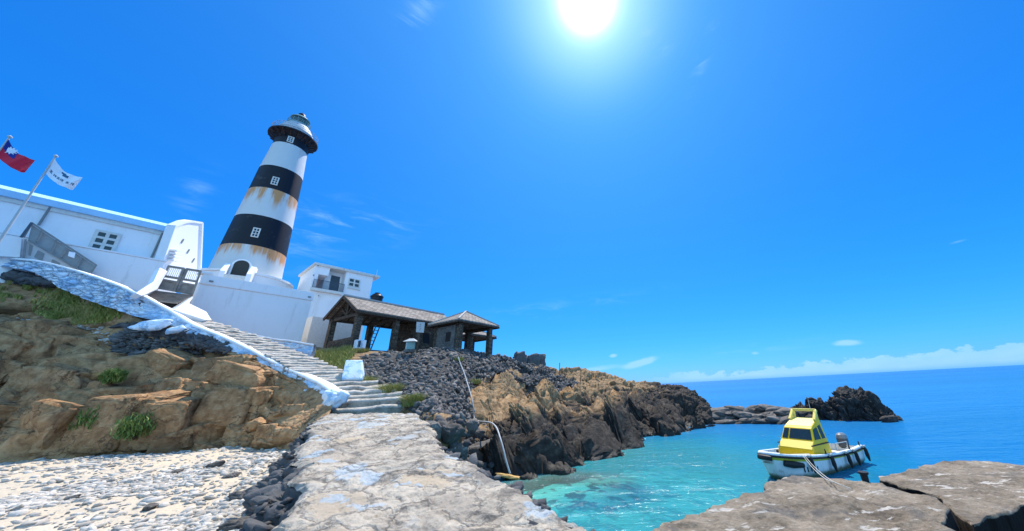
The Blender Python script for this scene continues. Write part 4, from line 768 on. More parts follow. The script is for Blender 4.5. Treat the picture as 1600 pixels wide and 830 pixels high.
for x, y, r, h, n, lb in [(568, 600, .5, .5, 1200, 'bushy green tuft beside the white-painted stone block'), (609, 612, .55, .5, 1200, 'green tuft at the right edge of the lowest steps, in the middle of three'), (645, 628, .5, .48, 1100, 'green tuft at the foot of the rubble bank where the path begins'),
                          (540, 592, .35, .35, 600, 'low green tuft under the painted block'), (565, 547, .45, .3, 600, 'small rounded grass tuft in front of the open shelter posts'), (715, 560, .5, .25, 500, 'dry yellowish tuft on the bank edge under the small hipped shelter'), (742, 596, .5, .3, 500, 'straw-coloured tuft on the brown rock right of the white pipe')]:
    tuft(x, y, r, h, n, lb)
def bush(px, py, r, label, which='c', n=1500):
    c = snapc(px, py, .1); root = thing('bush', label, 'bush', c); d = RS.normal(size=(n, 3)); d /= np.linalg.norm(d, axis=1, keepdims=True); rr = r*(.35+.65*RS.rand(n, 1)**.5)*(1+.35*fbm(d*2+px, 2, .5, 3)[:, None]); p = d*rr*np.array([1.1, 1.1, .85])+np.array([0, 0, r*.6])
    V, f = blades(p, .24, .04, .7); link('foliage', fastmesh('foliage', V, f, False), M['leaf'], root)
    mb = MB()
    for i in range(7): a = i*.9; mb.tube([(0, 0, -.1), (.25*r*math.cos(a), .25*r*math.sin(a), r*.4), (.6*r*math.cos(a), .6*r*math.sin(a), r*.9)], [.03, .02, .008], 5)
    mb.build('stem', M['wood'], root, world=False)
bush(210, 683, .58, 'bright green bush at the foot of the brown cliff', n=900); bush(150, 672, .6, 'dull green bush in a dark hollow of the brown cliff, left of the bright one'); bush(172, 598, .36, 'small green plant growing halfway up the brown cliff')
# ================================================================== BUILDINGS
def hit(px, py, p0, n, off=0.):
    """where the sight line through a photo point meets a vertical wall plane (p0, horizontal normal n)"""
    n = np.array([n[0], n[1], 0.])/math.hypot(n[0], n[1]); d = ray(px, py); o = np.array([0, 0, H]); p0 = np.array([p0[0], p0[1], 0.])+n*off
    return o+d*((p0-o).dot(n)/d.dot(n))
def uvplan(o):
    me = o.data; uv = me.uv_layers.new(name='UVMap'); zv = Vector((0, 0, 1))
    for p in me.polygons:
        n = p.normal; u = zv.cross(n); u = Vector((1, 0, 0)) if u.length < 1e-3 else u.normalized(); v = n.cross(u)
        for li in p.loop_indices: c = me.vertices[me.loops[li].vertex_index].co; uv.data[li].uv = (c.dot(u), c.dot(v))
    return o
A3 = lambda p, z: np.array([p[0], p[1], z])
# ---- white house on the left
FL = np.array([-36.06, 16.08]); FR = np.array([-32.17, 21.92]); fd = (FR-FL)/np.linalg.norm(FR-FL); fn = np.array([fd[1], -fd[0]]); FL2 = FL-fd*7
if fn.dot(-FL) < 0: fn = -fn
hs_ = thing('white_house', 'long white house with a shuttered six-pane window above the stone wall at the left', 'house', A3(FL*.5+FR*.5, 11.5))
bk = -fn*7
MB().prism([FL2, FR, FR+bk, FL2+bk], 13.2, 15.85).build('wall', M['white'], hs_)
c_ = .28
MB().prism([FL2+fn*.12, FR+fn*.12, FR+bk, FL2+bk], 15.852, 16.12).build('cornice', M['frame'], hs_)
M['blueroof'] = plain('pale_blue_roof_paint', (.33, .58, .80), .6, var=.08, sc=1.5)
r0 = MB(); r0.hexa([A3(FL2+fn*c_, 16.122), A3(FR+fn*c_, 16.122), A3(FR-fn*3.6, 16.122), A3(FL2-fn*3.6, 16.122)], [A3(FL2+fn*c_, 16.55), A3(FR+fn*c_, 16.55), A3(FR-fn*3.6, 18.1), A3(FL2-fn*3.6, 18.1)]); r0.build('roof', M['blueroof'], hs_)
MB().prism([FL2+fn*.55, FR+fn*.55+fd*.3, FR+fd*.3, FL2], 9.5, 13.70).build('plinth', M['white'], hs_, bevel=.03)
MB().prism([FL2+fn*.62, FR+fn*.62+fd*.35, FR+fd*.35, FL2], 13.702, 13.80).build('ledge', M['white'], hs_)
wq = [hit(x, y, FR, fn, .03) for x, y in ((150, 358), (191, 366.5), (177, 397), (135, 390))]
def lerp4(q, u, v): return (q[0]*(1-u)+q[1]*u)*(1-v)+(q[3]*(1-u)+q[2]*u)*v
def window(q, nx, ny, parent, frm=.14, glass='glass', fm='frame', gap=.08, shut=True):
    """frame with bars; panes sit behind"""
    n3 = np.cross(q[1]-q[0], q[3]-q[0]); n3 /= np.linalg.norm(n3); n3 = n3 if n3.dot(-q[0]) > 0 else -n3; mb = MB(); wv = np.linalg.norm(q[1]-q[0]); hv = np.linalg.norm(q[3]-q[0])
    fx, fy = frm/wv, frm/hv; gx_, gy_ = gap/wv, gap/hv
    us = [0, fx]; cw = (1-2*fx-(nx-1)*gx_)/nx
    for i in range(nx-1): us += [us[-1]+cw, us[-1]+cw+gx_]
    us += [1-fx, 1]; vs = [0, fy]; ch = (1-2*fy-(ny-1)*gy_)/ny
    for i in range(ny-1): vs += [vs[-1]+ch, vs[-1]+ch+gy_]
    vs += [1-fy, 1]
    def pc(m, u0, u1, v0, v1, o0, o1): m.hexa([lerp4(q, u0, v0)+n3*o0, lerp4(q, u1, v0)+n3*o0, lerp4(q, u1, v1)+n3*o0, lerp4(q, u0, v1)+n3*o0], [lerp4(q, u0, v0)+n3*o1, lerp4(q, u1, v0)+n3*o1, lerp4(q, u1, v1)+n3*o1, lerp4(q, u0, v1)+n3*o1])
    for i in range(0, len(us), 2): pc(mb, us[i], us[i+1], 0, 1, -.02, .07)
    for j in range(0, len(vs), 2):
        for i in range(1, len(us)-1, 2): pc(mb, us[i], us[i+1], vs[j], vs[j+1], -.02, .068)
    w_ = mb.build('window', M[fm], parent)
    for i in range(1, len(us)-1, 2):
        for j in range(1, len(vs)-1, 2):
            m = MB(); pc(m, us[i], us[i+1], vs[j], vs[j+1], -.01, .02); o = m.build('pane', M[glass], parent); o.parent = w_
    return w_
window(wq, 2, 3, hs_, .16, 'dkgreen', gap=.16)
for a, b in (((79, 323), (60, 352)), ((254, 364), (235, 406)), ((-60, 300), (-80, 335))):
    MB().tube([hit(*a, FR, fn, .1), hit(*b, FR, fn, .1)], .055, 8).build('downpipe', M['grey'], hs_, smooth=True)
E0 = np.array([-32.17, 21.92]); E1 = np.array([-33.39, 24.34]); en = np.array([E1[1]-E0[1], -(E1[0]-E0[0])]); en /= np.linalg.norm(en)
if en.dot(-E0) < 0: en = -en
eq = [hit(x, y, E0, en, .32) for x, y in ((273, 354), (288, 348), (300, 347), (316, 349), (313, 421), (313, 440), (247, 470), (247, 432))]
MB().slab(eq, .45).build('end_wall', M['whiteclean'], hs_)
mb = MB(); ep = [hit(x, y, E0, en, .36) for x, y in ((246, 434), (274, 354), (289, 347.5), (300, 346), (316, 348.5), (313, 420))]
for a, b in zip(ep[:-1], ep[1:]): mb.bar(a-np.array([*en, 0])*.2, b-np.array([*en, 0])*.2, .5, .16)
mb.build('gable_coping', M['whiteclean'], hs_)
for x, y in ((285, 377), (294, 393), (302, 407)): MB().bar(hit(x+2, y-3, E0, en, .335), hit(x-2, y+3, E0, en, .335), .05, .12).build('vent_slot', M['grey'], hs_)
mb = MB(); 
for i in range(4): mb.bar(hit(271-i*1.5, 391+i*5, E0, en, .5), hit(271-i*1.5+9, 393+i*5, E0, en, .5), .35, .12)
mb.build('wall_steps', M['whiteclean'], hs_)
bx_ = [hit(x, y, FR, fn, .9) for x, y in ((-90, 360), (34, 371), (31, 402), (-90, 395))]; MB().slab(bx_, .5).build('stair_parapet', M['white'], hs_)
# outside stair with railing
st_ = thing('exterior_staircase', 'grey railed outside stair running down to the right along the white house', 'staircase', hit(60, 400, FR, fn, 1.3)); hp = lambda x, y, o=1.25: hit(x, y, FR, fn, o)
mb = MB(); mb.slab([hp(45, 377), (hp(58, 383)), hp(132, 425), hp(141, 432), hp(136, 440), hp(38, 405), hp(38, 378)], .25); mb.build('stringer', M['lightgrey'], st_)
for a in (((59, 391), (70, 396), (66, 408), (53, 402)), ((82, 405), (94, 411), (92, 417), (78, 413)), ((103, 416), (116, 422), (117, 427), (103, 422)), ((46, 381), (52, 384), (48, 400), (44, 399))):
    MB().slab([hp(x, y, 1.27) for x, y in a], .03).build('recess', M['grey'], st_)
for a, b in (((50, 349), (37, 371)), ((66, 360), (57, 378)), ((88, 375), (80, 395)), ((104, 387), (94, 403)), ((127, 402), (119, 420)), ((150, 415), (139, 432)), ((40, 374), (37, 403))): MB().bar(hp(*a, 1.33), hp(*b, 1.33), .07).build('post', M['grey'], st_)
MB().bar(hp(49, 348, 1.34), hp(151, 415, 1.34), .08).build('handrail', M['grey'], st_); MB().bar(hp(44, 375, 1.34), hp(139, 431, 1.34), .06).build('lower_rail', M['grey'], st_)
MB().bar(hp(33, 371, 1.34), hp(50, 348, 1.34), .1).build('landing_rail', M['door'], st_)
mb = MB(); mb.slab([hp(50, 351, 1.2), hp(149, 416, 1.2), hp(138, 430, 1.2), hp(44, 374, 1.2)], .02)
M['mesh'] = plain('grey_mesh_panel', (.26, .30, .31), .7); mb.build('infill_panel', M['mesh'], st_)
t_ = MB().slab([hp(108, 393, 1.42), hp(118, 395, 1.42), hp(116, 403.5, 1.42), hp(106, 400, 1.42)], .03).build('notice_board', M['flagwhite'], None); tag(t_, 'small blank white notice hung on the grey stair railing', 'sign')
# ---- gate and boards
gt = thing('wooden_gate', 'double-leaf slatted wooden gate at the top of the stairway', 'gate', P(280, 455, 34)); g1, g2, g3, g4 = P(263, 415, 34), P(315, 423, 34), P(301, 461, 34), P(245, 451, 34)
G4 = lambda u, v: lerp4([g1, g2, g3, g4], u, v); gl_ = lambda u, v, o=0: G4(u, v)
for u0, u1 in ((0, .48), (.52, 1.)):
    mb = MB(); mb.bar(gl_(u0+.02, .02), gl_(u0+.02, 1), .11, .11); mb.bar(gl_(u1-.02, .02), gl_(u1-.02, 1), .11, .11)
    for v in (.03, .46, .62): mb.bar(gl_(u0, v), gl_(u1, v), .08, .14)
    lf = mb.build('gate_leaf', M['deckwood'], gt); mb = MB()
    for i in range(7): u = u0+.05+(u1-u0-.1)*(i+.5)/7; mb.bar(gl_(u, .05), gl_(u, .46), .035, .03)
    o = mb.build('slats', M['frame'], gt); o.parent = lf
    mb = MB(); mb.slab([gl_(u0+.04, .64), gl_(u1-.04, .64), gl_(u1-.04, 1), gl_(u0+.04, 1)], .04); o = mb.build('lower_board', M['deckwood'], gt); o.parent = lf
mb = MB(); q = [P(243, 452, 34), P(302, 462, 34), P(272, 483, 31.5), P(222, 460, 31.9)]
bs_ = thing('wooden_steps', 'weathered wooden steps in front of the slatted gate', 'steps', q[3])
for i in range(10):
    a = lerp4(q, 0, (i+.02)/10); b = lerp4(q, 1, (i+.02)/10); c = lerp4(q, 1, (i+.80)/10); d = lerp4(q, 0, (i+.80)/10); zt = (a[2]+c[2])/2; m_ = MB(); m_.hexa([A3(p, zt-.05) for p in (a, b, c, d)], [A3(p, zt) for p in (a, b, c, d)]); m_.build('tread', M['deckwood'], bs_)
mb = MB(); mb.prism([a_2[:2] for a_2 in (q[0], q[1], q[2], q[3])], [q[0][2]-1.3, q[1][2]-1.3, q[2][2]-1.3, q[3][2]-1.3], [x_[2]-.3 for x_ in q]); mb.build('carcass', M['wood'], bs_)
t_ = MB().slab([P(240, 440, 32.4), P(250, 418, 33.6), P(262, 424, 33.8), P(246, 452, 33.2), P(222, 462, 31.2), P(212, 458, 31.0)], .35).build('step_cheek_wall', M['whiteclean'], None, bevel=.03); tag(t_, 'curved white cheek wall left of the wooden gate and steps', 'wall')
t_ = MB().slab([P(303, 463, 33.2), P(296, 474, 32.4), P(323, 487, 31.9), P(331, 500, 31.3), P(322, 500, 31.), P(272, 484, 30.9)], .5).build('buttress_wall', M['whiteclean'], None, bevel=.04); tag(t_, 'bright white wedge-shaped wall right of the wooden steps', 'wall')
# ---- platform wall below the lighthouse
TL = np.array([-28.37, 22.27]); TR = np.array([-24.89, 27.83]); td = (TR-TL)/np.linalg.norm(TR-TL); tn = np.array([td[1], -td[0]]); tn = tn if tn.dot(-TL) > 0 else -tn
pw = thing('platform', 'big plain white retaining wall of the terrace in front of the lighthouse', 'terrace', A3(TL*.5+TR*.5, 8))
MB().prism([TL-td*.2, TR, TR-tn*9, TL-td*.2-tn*9], 7.0, 12.0).build('wall', M['white'], pw, bevel=.03)
MB().prism([TL-td*.25+tn*.10, TR+td*.05+tn*.10, TR+td*.05-tn*.35, TL-td*.25-tn*.35], 11.88, 12.62).build('parapet', M['white'], pw, bevel=.03)
MB().prism([TL-td*.5+tn*.15, TL+td*.25+tn*.15, TL+td*.25-tn*.6, TL-td*.5-tn*.6], 12.622, 12.85).build('pier_cap', M['whiteclean'], pw, bevel=.05)
for s_ in (.25, 6.3): MB().box((*(TL+td*s_+tn*.13), 12.15), (.22, .1, .1), math.atan2(td[1], td[0])).build('drain_spout', M['grey'], pw)
# ---- lighthouse
LX = np.array([-41.35, 36.26]); ca = LX/np.linalg.norm(LX); tcam = -ca; tr_ = np.array([ca[1], -ca[0]])
lh = thing('lighthouse', 'tall tapering lighthouse in black and rust-streaked white bands', 'lighthouse', A3(LX, 17.3))
RZ = [(17.2, 3.30), (18.6, 3.17), (21.1, 3.01), (25.2, 2.76), (29.3, 2.47), (32.9, 2.27), (37.1, 1.90), (38.9, 1.82)]
Rz = lambda z: float(np.interp(z, [a for a, b in RZ], [b for a, b in RZ]))
def drum(z0, z1, name, m, k=7): MB().lathe([(Rz(z), z) for z in np.linspace(z0, z1, k)], 96, LX).build(name, m, lh, smooth=True)
bands = [(17.2, 21.1, 'tower'), (21.1, 25.2, 'blackpaint'), (25.2, 29.3, 'tower'), (29.3, 32.9, 'blackpaint'), (32.9, 37.1, 'tower'), (37.1, 38.3, 'blackpaint')]
for z0, z1, m in bands: drum(z0, z1, 'white_band' if m == 'tower' else 'black_band', M[m])
MB().lathe([(1.82, 38.3), (1.86, 38.45), (2.15, 38.75), (2.62, 38.95), (2.76, 39.0), (2.76, 39.16), (2.5, 39.17), (0, 39.18)], 96, LX).build('gallery', M['blackpaint'], lh, smooth=True)
for i in range(20):
    a = 2*math.pi*i/20; u = np.array([math.cos(a), math.sin(a)]); MB().add([A3(LX+u*1.85, 38.3), A3(LX+u*2.65, 38.93), A3(LX+u*1.85, 38.6), A3(LX+u*2.6, 38.98)], [(0, 1, 3, 2)]).v
    mb = MB(); mb.bar(A3(LX+u*1.84, 38.25), A3(LX+u*2.7, 38.86), .06, .16); mb.build('bracket', M['rustiron'] if 'rustiron' in M else M.setdefault('rustiron', plain('rusty_iron', (.055, .03, .022), .7, var=.5, sc=3.)), lh)
def ring(r, z, t, name, m, n=64): MB().tube([A3(LX+r*np.array([math.cos(a), math.sin(a)]), z) for a in np.linspace(0, 2*math.pi, n+1)], t, 6).build(name, m, lh, smooth=True)
for z in (39.55, 39.9, 40.2): ring(2.6, z, .028, 'gallery_rail', M['lightgrey'])
for i in range(24): a = 2*math.pi*i/24; u = np.array([math.cos(a), math.sin(a)]); MB().tube([A3(LX+u*2.6, 39.15), A3(LX+u*2.6, 40.22)], .025, 5).build('rail_post', M['lightgrey'], lh)
MB().lathe([(1.98, 39.17), (1.98, 40.0), (2.02, 40.05), (1.92, 40.4), (1.6, 41.05), (1.32, 41.45), (1.28, 41.5)], 72, LX).build('watch_room', M.setdefault('dome', plain('weathered_white_metal', (.46, .50, .52), .6, var=.15, sc=1.2)), lh, smooth=True)
MB().lathe([(1.28, 41.5), (1.36, 41.6), (1.36, 41.68), (1.0, 41.7), (.9, 41.72)], 60, LX).build('upper_gallery', M['teal'], lh, smooth=True)
for z in (41.95, 42.2): ring(1.3, z, .025, 'upper_rail', M['teal'], 48)
for i in range(14): a = 2*math.pi*i/14; u = np.array([math.cos(a), math.sin(a)]); MB().tube([A3(LX+u*1.3, 41.65), A3(LX+u*1.3, 42.22)], .02, 5).build('upper_rail_post', M['teal'], lh)
MB().lathe([(.95, 41.7), (.95, 42.75)], 24, LX).build('lantern', M['dkgreen'], lh, smooth=True)
for i in range(12): a = 2*math.pi*i/12; u = np.array([math.cos(a), math.sin(a)]); MB().tube([A3(LX+u*.97, 41.7), A3(LX+u*.97, 42.76)], .03, 5).build('glazing_bar', M['teal'], lh)
MB().lathe([(1.12, 42.75), (1.15, 42.82), (.85, 43.15), (.5, 43.38)], 48, LX).build('lantern_roof', M['teal'], lh, smooth=True)
MB().lathe([(.5, 43.38), (.48, 43.5), (.42, 43.8), (.25, 44.0), (.0, 44.08)], 32, LX).build('roof_cap', M['blackpaint'], lh, smooth=True)
MB().tube([A3(LX, 44.0), A3(LX, 44.6)], .03, 6).build('lightning_rod', M['grey'], lh)
aw = R_(9)
wdir = tcam*math.cos(aw)-tr_*math.sin(aw); wt = np.array([-wdir[1], wdir[0]]); wt = wt if wt.dot(tr_) > 0 else -wt
for zc, hh in ((22.75, 1.25), (30.5, 1.2), (37.75, 1.0)):
    r = Rz(zc)+.03; sl_ = (Rz(zc+.7)-Rz(zc-.7))/1.4; q = []
    for s1, s2 in ((-1, 1), (1, 1), (1, -1), (-1, -1)): c = LX+wdir*(r+sl_*s2*hh/2)+wt*s1*.33; q.append(A3(c, zc+s2*hh/2))
    window(q, 2, 3, lh, .11, 'glass', gap=.07)
# round base, porch and door
bs2 = thing('round_base', 'round white masonry base carrying the lighthouse', 'base', A3(LX, 9))
MB().lathe([(4.35, 9), (4.35, 17.15), (4.5, 17.2), (4.5, 17.42), (4.3, 17.46), (3.2, 17.55)], 96, LX).build('base_wall', M['white'], bs2, smooth=True)
dr = thing('porch', 'white splayed porch walls round the dark arched lighthouse door', 'porch', A3(LX+tcam*4, 16.2)); dd = tcam*math.cos(R_(8))-tr_*math.sin(R_(8)); dt = np.array([-dd[1], dd[0]]); dt = dt if dt.dot(tr_) > 0 else -dt
for s_ in (-1, 1):
    c = LX+dt*s_*1.0; MB().add([A3(c+dd*3.4+dt*k, z) for k in (-.2, .2) for z in (14, 18.1)]+[A3(c+dd*4.6+dt*k, 18.0) for k in (-.2, .2)]+[A3(c+dd*6.0+dt*k, z) for k in (-.2, .2) for z in (14, 16.7)],
        [(0, 1, 4, 7, 6), (2, 8, 9, 5, 3), (1, 3, 5, 4), (4, 5, 9, 7), (6, 7, 9, 8), (0, 6, 8, 2), (0, 2, 3, 1)]).build('cheek_wall', M['whiteclean'], dr)
n_ = 14; arch = [(-.62, 16.2)]+[(.62*math.cos(math.pi-math.pi*i/n_), 17.95+.62*math.sin(math.pi*i/n_)) for i in range(n_+1)]+[(.62, 16.2)]
M['doordark'] = plain('dark_weathered_door', (.045, .045, .042), .8); MB().slab([A3(LX+dd*4.56+dt*x, z) for x, z in arch], .3).build('door', M['doordark'], dr)
arch2 = [(x*1.28, z if z < 17.9 else 17.95+(z-17.95)*1.28) for x, z in arch]; MB().slab([A3(LX+dd*4.53+dt*x, z) for x, z in arch2], 1.7).build('door_surround', M['white'], dr)
MB().box((*(LX+dd*5.3), 16.15), (1.4, 1.6, .5), math.atan2(dd[1], dd[0])).build('threshold', M['frame'], dr)
# ---- annex
AL = P(497, 411, 49.5); AR = P(584, 430, 51.2); ad = (AR-AL)[:2]; ad /= np.linalg.norm(ad); an = np.array([ad[1], -ad[0]]); an = an if an.dot(-AL[:2]) > 0 else -an; ah = lambda x, y, o=0.: hit(x, y, AL, an, o)
ax_ = thing('annex_building', 'two-storey flat-roofed white building with a railed balcony behind the shelters', 'building', A3(AL[:2]*.5+AR[:2]*.5, 8)); zt = 19.15
b0 = ah(511, 440)[:2]; bl_ = ah(538, 440)[:2]; L0_ = AL[:2]; R0_ = AR[:2]; rec = -an*1.3
MB().prism([b0+rec, R0_-ad*0+rec, R0_-an*6, b0-an*6], 8, zt).build('wall', M['white'], ax_)
MB().prism([bl_+ad*.02, R0_, R0_+rec+an*.002, bl_+ad*.02+rec+an*.002], 8, zt).build('front_wall', M['white'], ax_)
MB().prism([L0_-ad*.15, L0_+ad*.35, L0_+ad*.35-an*6, L0_-ad*.15-an*6], 8, zt).build('side_wall', M['white'], ax_)
MB().prism([L0_+ad*.352, b0-ad*.002, b0-an*6, L0_+ad*.352-an*6], 18.1, zt).build('balcony_lintel', M['white'], ax_); MB().prism([L0_+ad*.352, b0-ad*.002, b0+rec*1.02, L0_+ad*.352+rec*1.02], 8, 18.1).build('balcony_back_wall', M['white'], ax_) if False else None
MB().prism([L0_-ad*.35+an*.25, R0_+ad*.75+an*.25, R0_+ad*.75-an*6.4, L0_-ad*.35-an*6.4], zt+.002, zt+.32).build('roof', M['frame'], ax_, bevel=.03)
zb_ = 16.25; MB().prism([L0_-ad*.1+an*.35, bl_+an*.35, bl_+rec, L0_-ad*.1+rec], zb_-.35, zb_).build('balcony_slab', M['frame'], ax_)
MB().prism([L0_+ad*.352+an*-.05, bl_-an*.05, bl_+rec*.98, L0_+ad*.352+rec*.98], 8, zb_-.352).build('lower_wall', M['white'], ax_)
def railing(p, q, z0, h, parent, n, m='grey', name='railing'):
    mb = MB(); mb.bar(A3(p, z0+h), A3(q, z0+h), .05); mb.bar(A3(p, z0+.08), A3(q, z0+.08), .03)
    for i in range(n+1): c = p+(q-p)*i/n; mb.bar(A3(c, z0), A3(c, z0+h), .05 if i in (0, n) else .025)
    return mb.build(name, M[m], parent)
railing(L0_+an*.3, bl_+an*.3, zb_, 1.05, ax_, 30, 'door')
dq = [hit(x, y, AL, an, -1.27) for x, y in ((518, 430), (531.5, 433), (528, 458), (513, 455))]
MB().slab(dq, .08).build('door', M['door'], ax_)
window([ah(x, y, .04) for x, y in ((545.5, 434), (563, 438), (561, 450.5), (543.5, 447))], 2, 2, ax_, .1, 'dkgreen', gap=.16)
MB().bar(ah(543, 449.5, .1), ah(562.5, 453.5, .1), .18, .08).build('sill', M['frame'], ax_)
for x, y in ((497, 415), (490, 430), (537, 421), (546, 421), (584, 432), (498, 462)): MB().bar(ah(x-.8, y, .16), ah(x+.8, y+.2, .16), .18, .12).build('drain_spout', M['grey'], ax_)
for nm, x, y, h_ in (('antenna', 588, 431, .9),): o = P(x, y, 52); tag(MB().tube([o-np.array([0, 0, .5]), o+np.array([0, 0, h_])], [.035, .02], 6).build('roof_antenna', M['frame'], None), 'thin white antenna mast at the right end of the annex roof', 'antenna')
# beige wall block between terrace and shelter
q1 = P(489, 494, 40.5); q2 = P(535, 500, 41.5); d_ = (q2-q1)[:2]; nn_ = np.array([d_[1], -d_[0]])/np.linalg.norm(d_); nn_ = nn_ if nn_.dot(-q1[:2]) > 0 else -nn_
t_ = MB().prism([q1[:2], q2[:2]+d_*.7, q2[:2]+d_*.7-nn_*3, q1[:2]-nn_*3], 7, q1[2]).build('beige_wall', M['frame'], None, bevel=.03); tag(t_, 'low pale grey-beige wall block right of the white terrace wall', 'wall')
# tank
c = P(588, 469.5, 46.5); tk = thing('water_tank', 'black plastic water tank behind the ridge of the long tiled roof', 'water tank', c-np.array([0, 0, 1.0]))
MB().lathe([(.62, c[2]-1.0), (.66, c[2]-.9), (.66, c[2]+.35), (.72, c[2]+.36), (.72, c[2]+.5), (.66, c[2]+.52), (.5, c[2]+.75), (.3, c[2]+.8)], 32, c[:2]).build('tank_body', M['tank'], tk, smooth=True); MB().lathe([(.3, c[2]+.8), (.3, c[2]+.95), (.0, c[2]+1.)], 24, c[:2]).build('lid', M['tank'], tk, smooth=True)
MB().bar(c+np.array([-.9, -.3, .1]), c+np.array([.4, -.5, -.5]), .06).build('strap', M['frame'], tk)
# ---- shelters
a3 = np.array([.469, .883]); w3 = np.array([-.883, .469]); E00 = np.array([-19.75, 26.84])
hall = thing('open_shelter', 'long open-fronted tiled shelter with stone piers and a gable end', 'shelter', A3(E00, 7.3)); fp = lambda s, t: E00+a3*s+w3*t
Lh, Wd, ze, zr_ = 10.8, 5.5, 10.6, 12.3
for nm, t0, t1 in (('front', 0, Wd/2), ('back', Wd, Wd/2)):
    o = MB().hexa([A3(fp(0, t0), ze-.12), A3(fp(Lh, t0), ze-.12), A3(fp(Lh, t1), zr_-.12), A3(fp(0, t1), zr_-.12)], [A3(fp(0, t0), ze), A3(fp(Lh, t0), ze), A3(fp(Lh, t1), zr_), A3(fp(0, t1), zr_)]).build('roof_slope', M['tile'], hall); uvplan(o)
MB().bar(A3(fp(-.05, Wd/2), zr_+.03), A3(fp(Lh, Wd/2), zr_+.03), .28, .16).build('ridge', M['ridge'], hall)
for t0, t1 in ((0, Wd/2), (Wd, Wd/2)): MB().bar(A3(fp(-.06, t0-.05 if t0 == 0 else t0+.05), ze-.16), A3(fp(-.06, t1), zr_-.12), .12, .26).build('barge_board', M['wood'], hall)
MB().bar(A3(fp(0, -.02), ze-.2), A3(fp(Lh, -.02), ze-.2), .08, .2).build('fascia', M['wood'], hall)
for s_ in np.arange(.4, Lh, .7):
    mb = MB(); mb.bar(A3(fp(s_, .05), ze-.22), A3(fp(s_, Wd/2), zr_-.22), .08, .12); mb.bar(A3(fp(s_, Wd-.05), ze-.22), A3(fp(s_, Wd/2), zr_-.22), .08, .12); mb.build('rafter', M['wood'], hall)
pps = [(.5, .55), (.5, 4.95), (3.9, .55), (3.9, 4.95), (6.2, .55)]
for s_, t_2 in pps: c = fp(s_, t_2); MB().box((*c, 8.8), (.45, .45, 3.3), math.atan2(a3[1], a3[0])).build('post', M['stonewall'], hall)
for s_ in (.5, 3.9): MB().bar(A3(fp(s_, .1), 10.35), A3(fp(s_, Wd-.1), 10.35), .2, .26).build('tie_beam', M['wood'], hall)
mb = MB(); mb.bar(A3(fp(.5, Wd/2), 10.4), A3(fp(.5, Wd/2), 12.1), .16); mb.bar(A3(fp(.5, Wd/2), 10.5), A3(fp(.5, Wd/2-1.1), 11.4), .12); mb.bar(A3(fp(.5, Wd/2), 10.5), A3(fp(.5, Wd/2+1.1), 11.4), .12); mb.build('truss', M['wood'], hall)
for t_2 in (.55, 4.95): MB().bar(A3(fp(.2, t_2), 10.38), A3(fp(6.4, t_2), 10.38), .2, .24).build('wall_plate', M['wood'], hall)
MB().prism([fp(.34, .8), fp(.34, 4.7), fp(.66, 4.7), fp(.66, .8)], 6.8, 8.35).build('low_wall', M['stonewall'], hall)
MB().prism([fp(6.4, .5), fp(6.4, 5.0), fp(6.75, 5.0), fp(6.75, .5)], 6.8, 10.5).build('cross_wall', M['stonewall'], hall)
MB().prism([fp(6.76, .5), fp(6.76, .85), fp(Lh-.1, .85), fp(Lh-.1, .5)], 6.8, 10.45).build('front_wall', M['stonewall'], hall)
MB().prism([fp(6.76, 4.65), fp(6.76, 5.), fp(Lh-.1, 5.), fp(Lh-.1, 4.65)], 6.8, 10.45).build('back_wall', M['stonewall'], hall); MB().prism([fp(Lh-.42, .86), fp(Lh-.42, 4.64), fp(Lh-.1, 4.64), fp(Lh-.1, .86)], 6.8, 10.45).build('end_wall', M['stonewall'], hall)
MB().prism([fp(0, .1), fp(0, Wd), fp(Lh, Wd), fp(Lh, .1)], 6.2, 7.3).build('floor', M['blockstone'], hall)
hw = lambda x, y, o=0.: hit(x, y, fp(0, .5), -w3, o)
for a in ((661, 520, 671, 536), (677, 522, 682, 543), (685, 523, 690, 543)): MB().slab([hw(a[0], a[1], .03), hw(a[2], a[1]+1, .03), hw(a[2], a[3]+1, .03), hw(a[0], a[3], .03)], .05).build('window_opening', M['tank'], hall)
for t_2 in (1.6, 3.2): pass
# ladder, box
a, b = P(588, 508, 34.6), P(573, 546, 34.0); c, d = P(594, 509, 34.9), P(579, 547, 34.3); mb = thing('ladder', 'dark wooden ladder leaning inside the open shelter', 'ladder', b)
MB().bar(a, b, .07).build('stile', M['wood'], mb); MB().bar(c, d, .07).build('stile', M['wood'], mb)
for i in range(7): f = (i+.5)/7; MB().bar(a+(b-a)*f, c+(d-c)*f, .05).build('rung', M['wood'], mb)
bxp = P(561, 545, 33.2); t_ = thing('storage_box', 'pale blue-white box with dark slots standing between the shelter posts', 'box', bxp); MB().box(bxp+np.array([0, 0, .35]), (.75, .5, .7), .9).build('body', M['whiterock'], t_, bevel=.02)
for i in range(3): MB().box(bxp+np.array([-.02+.13*(i-.3), -.30, .35]), (.05, .12, .5), .9).build('slot', M['tank'], t_)
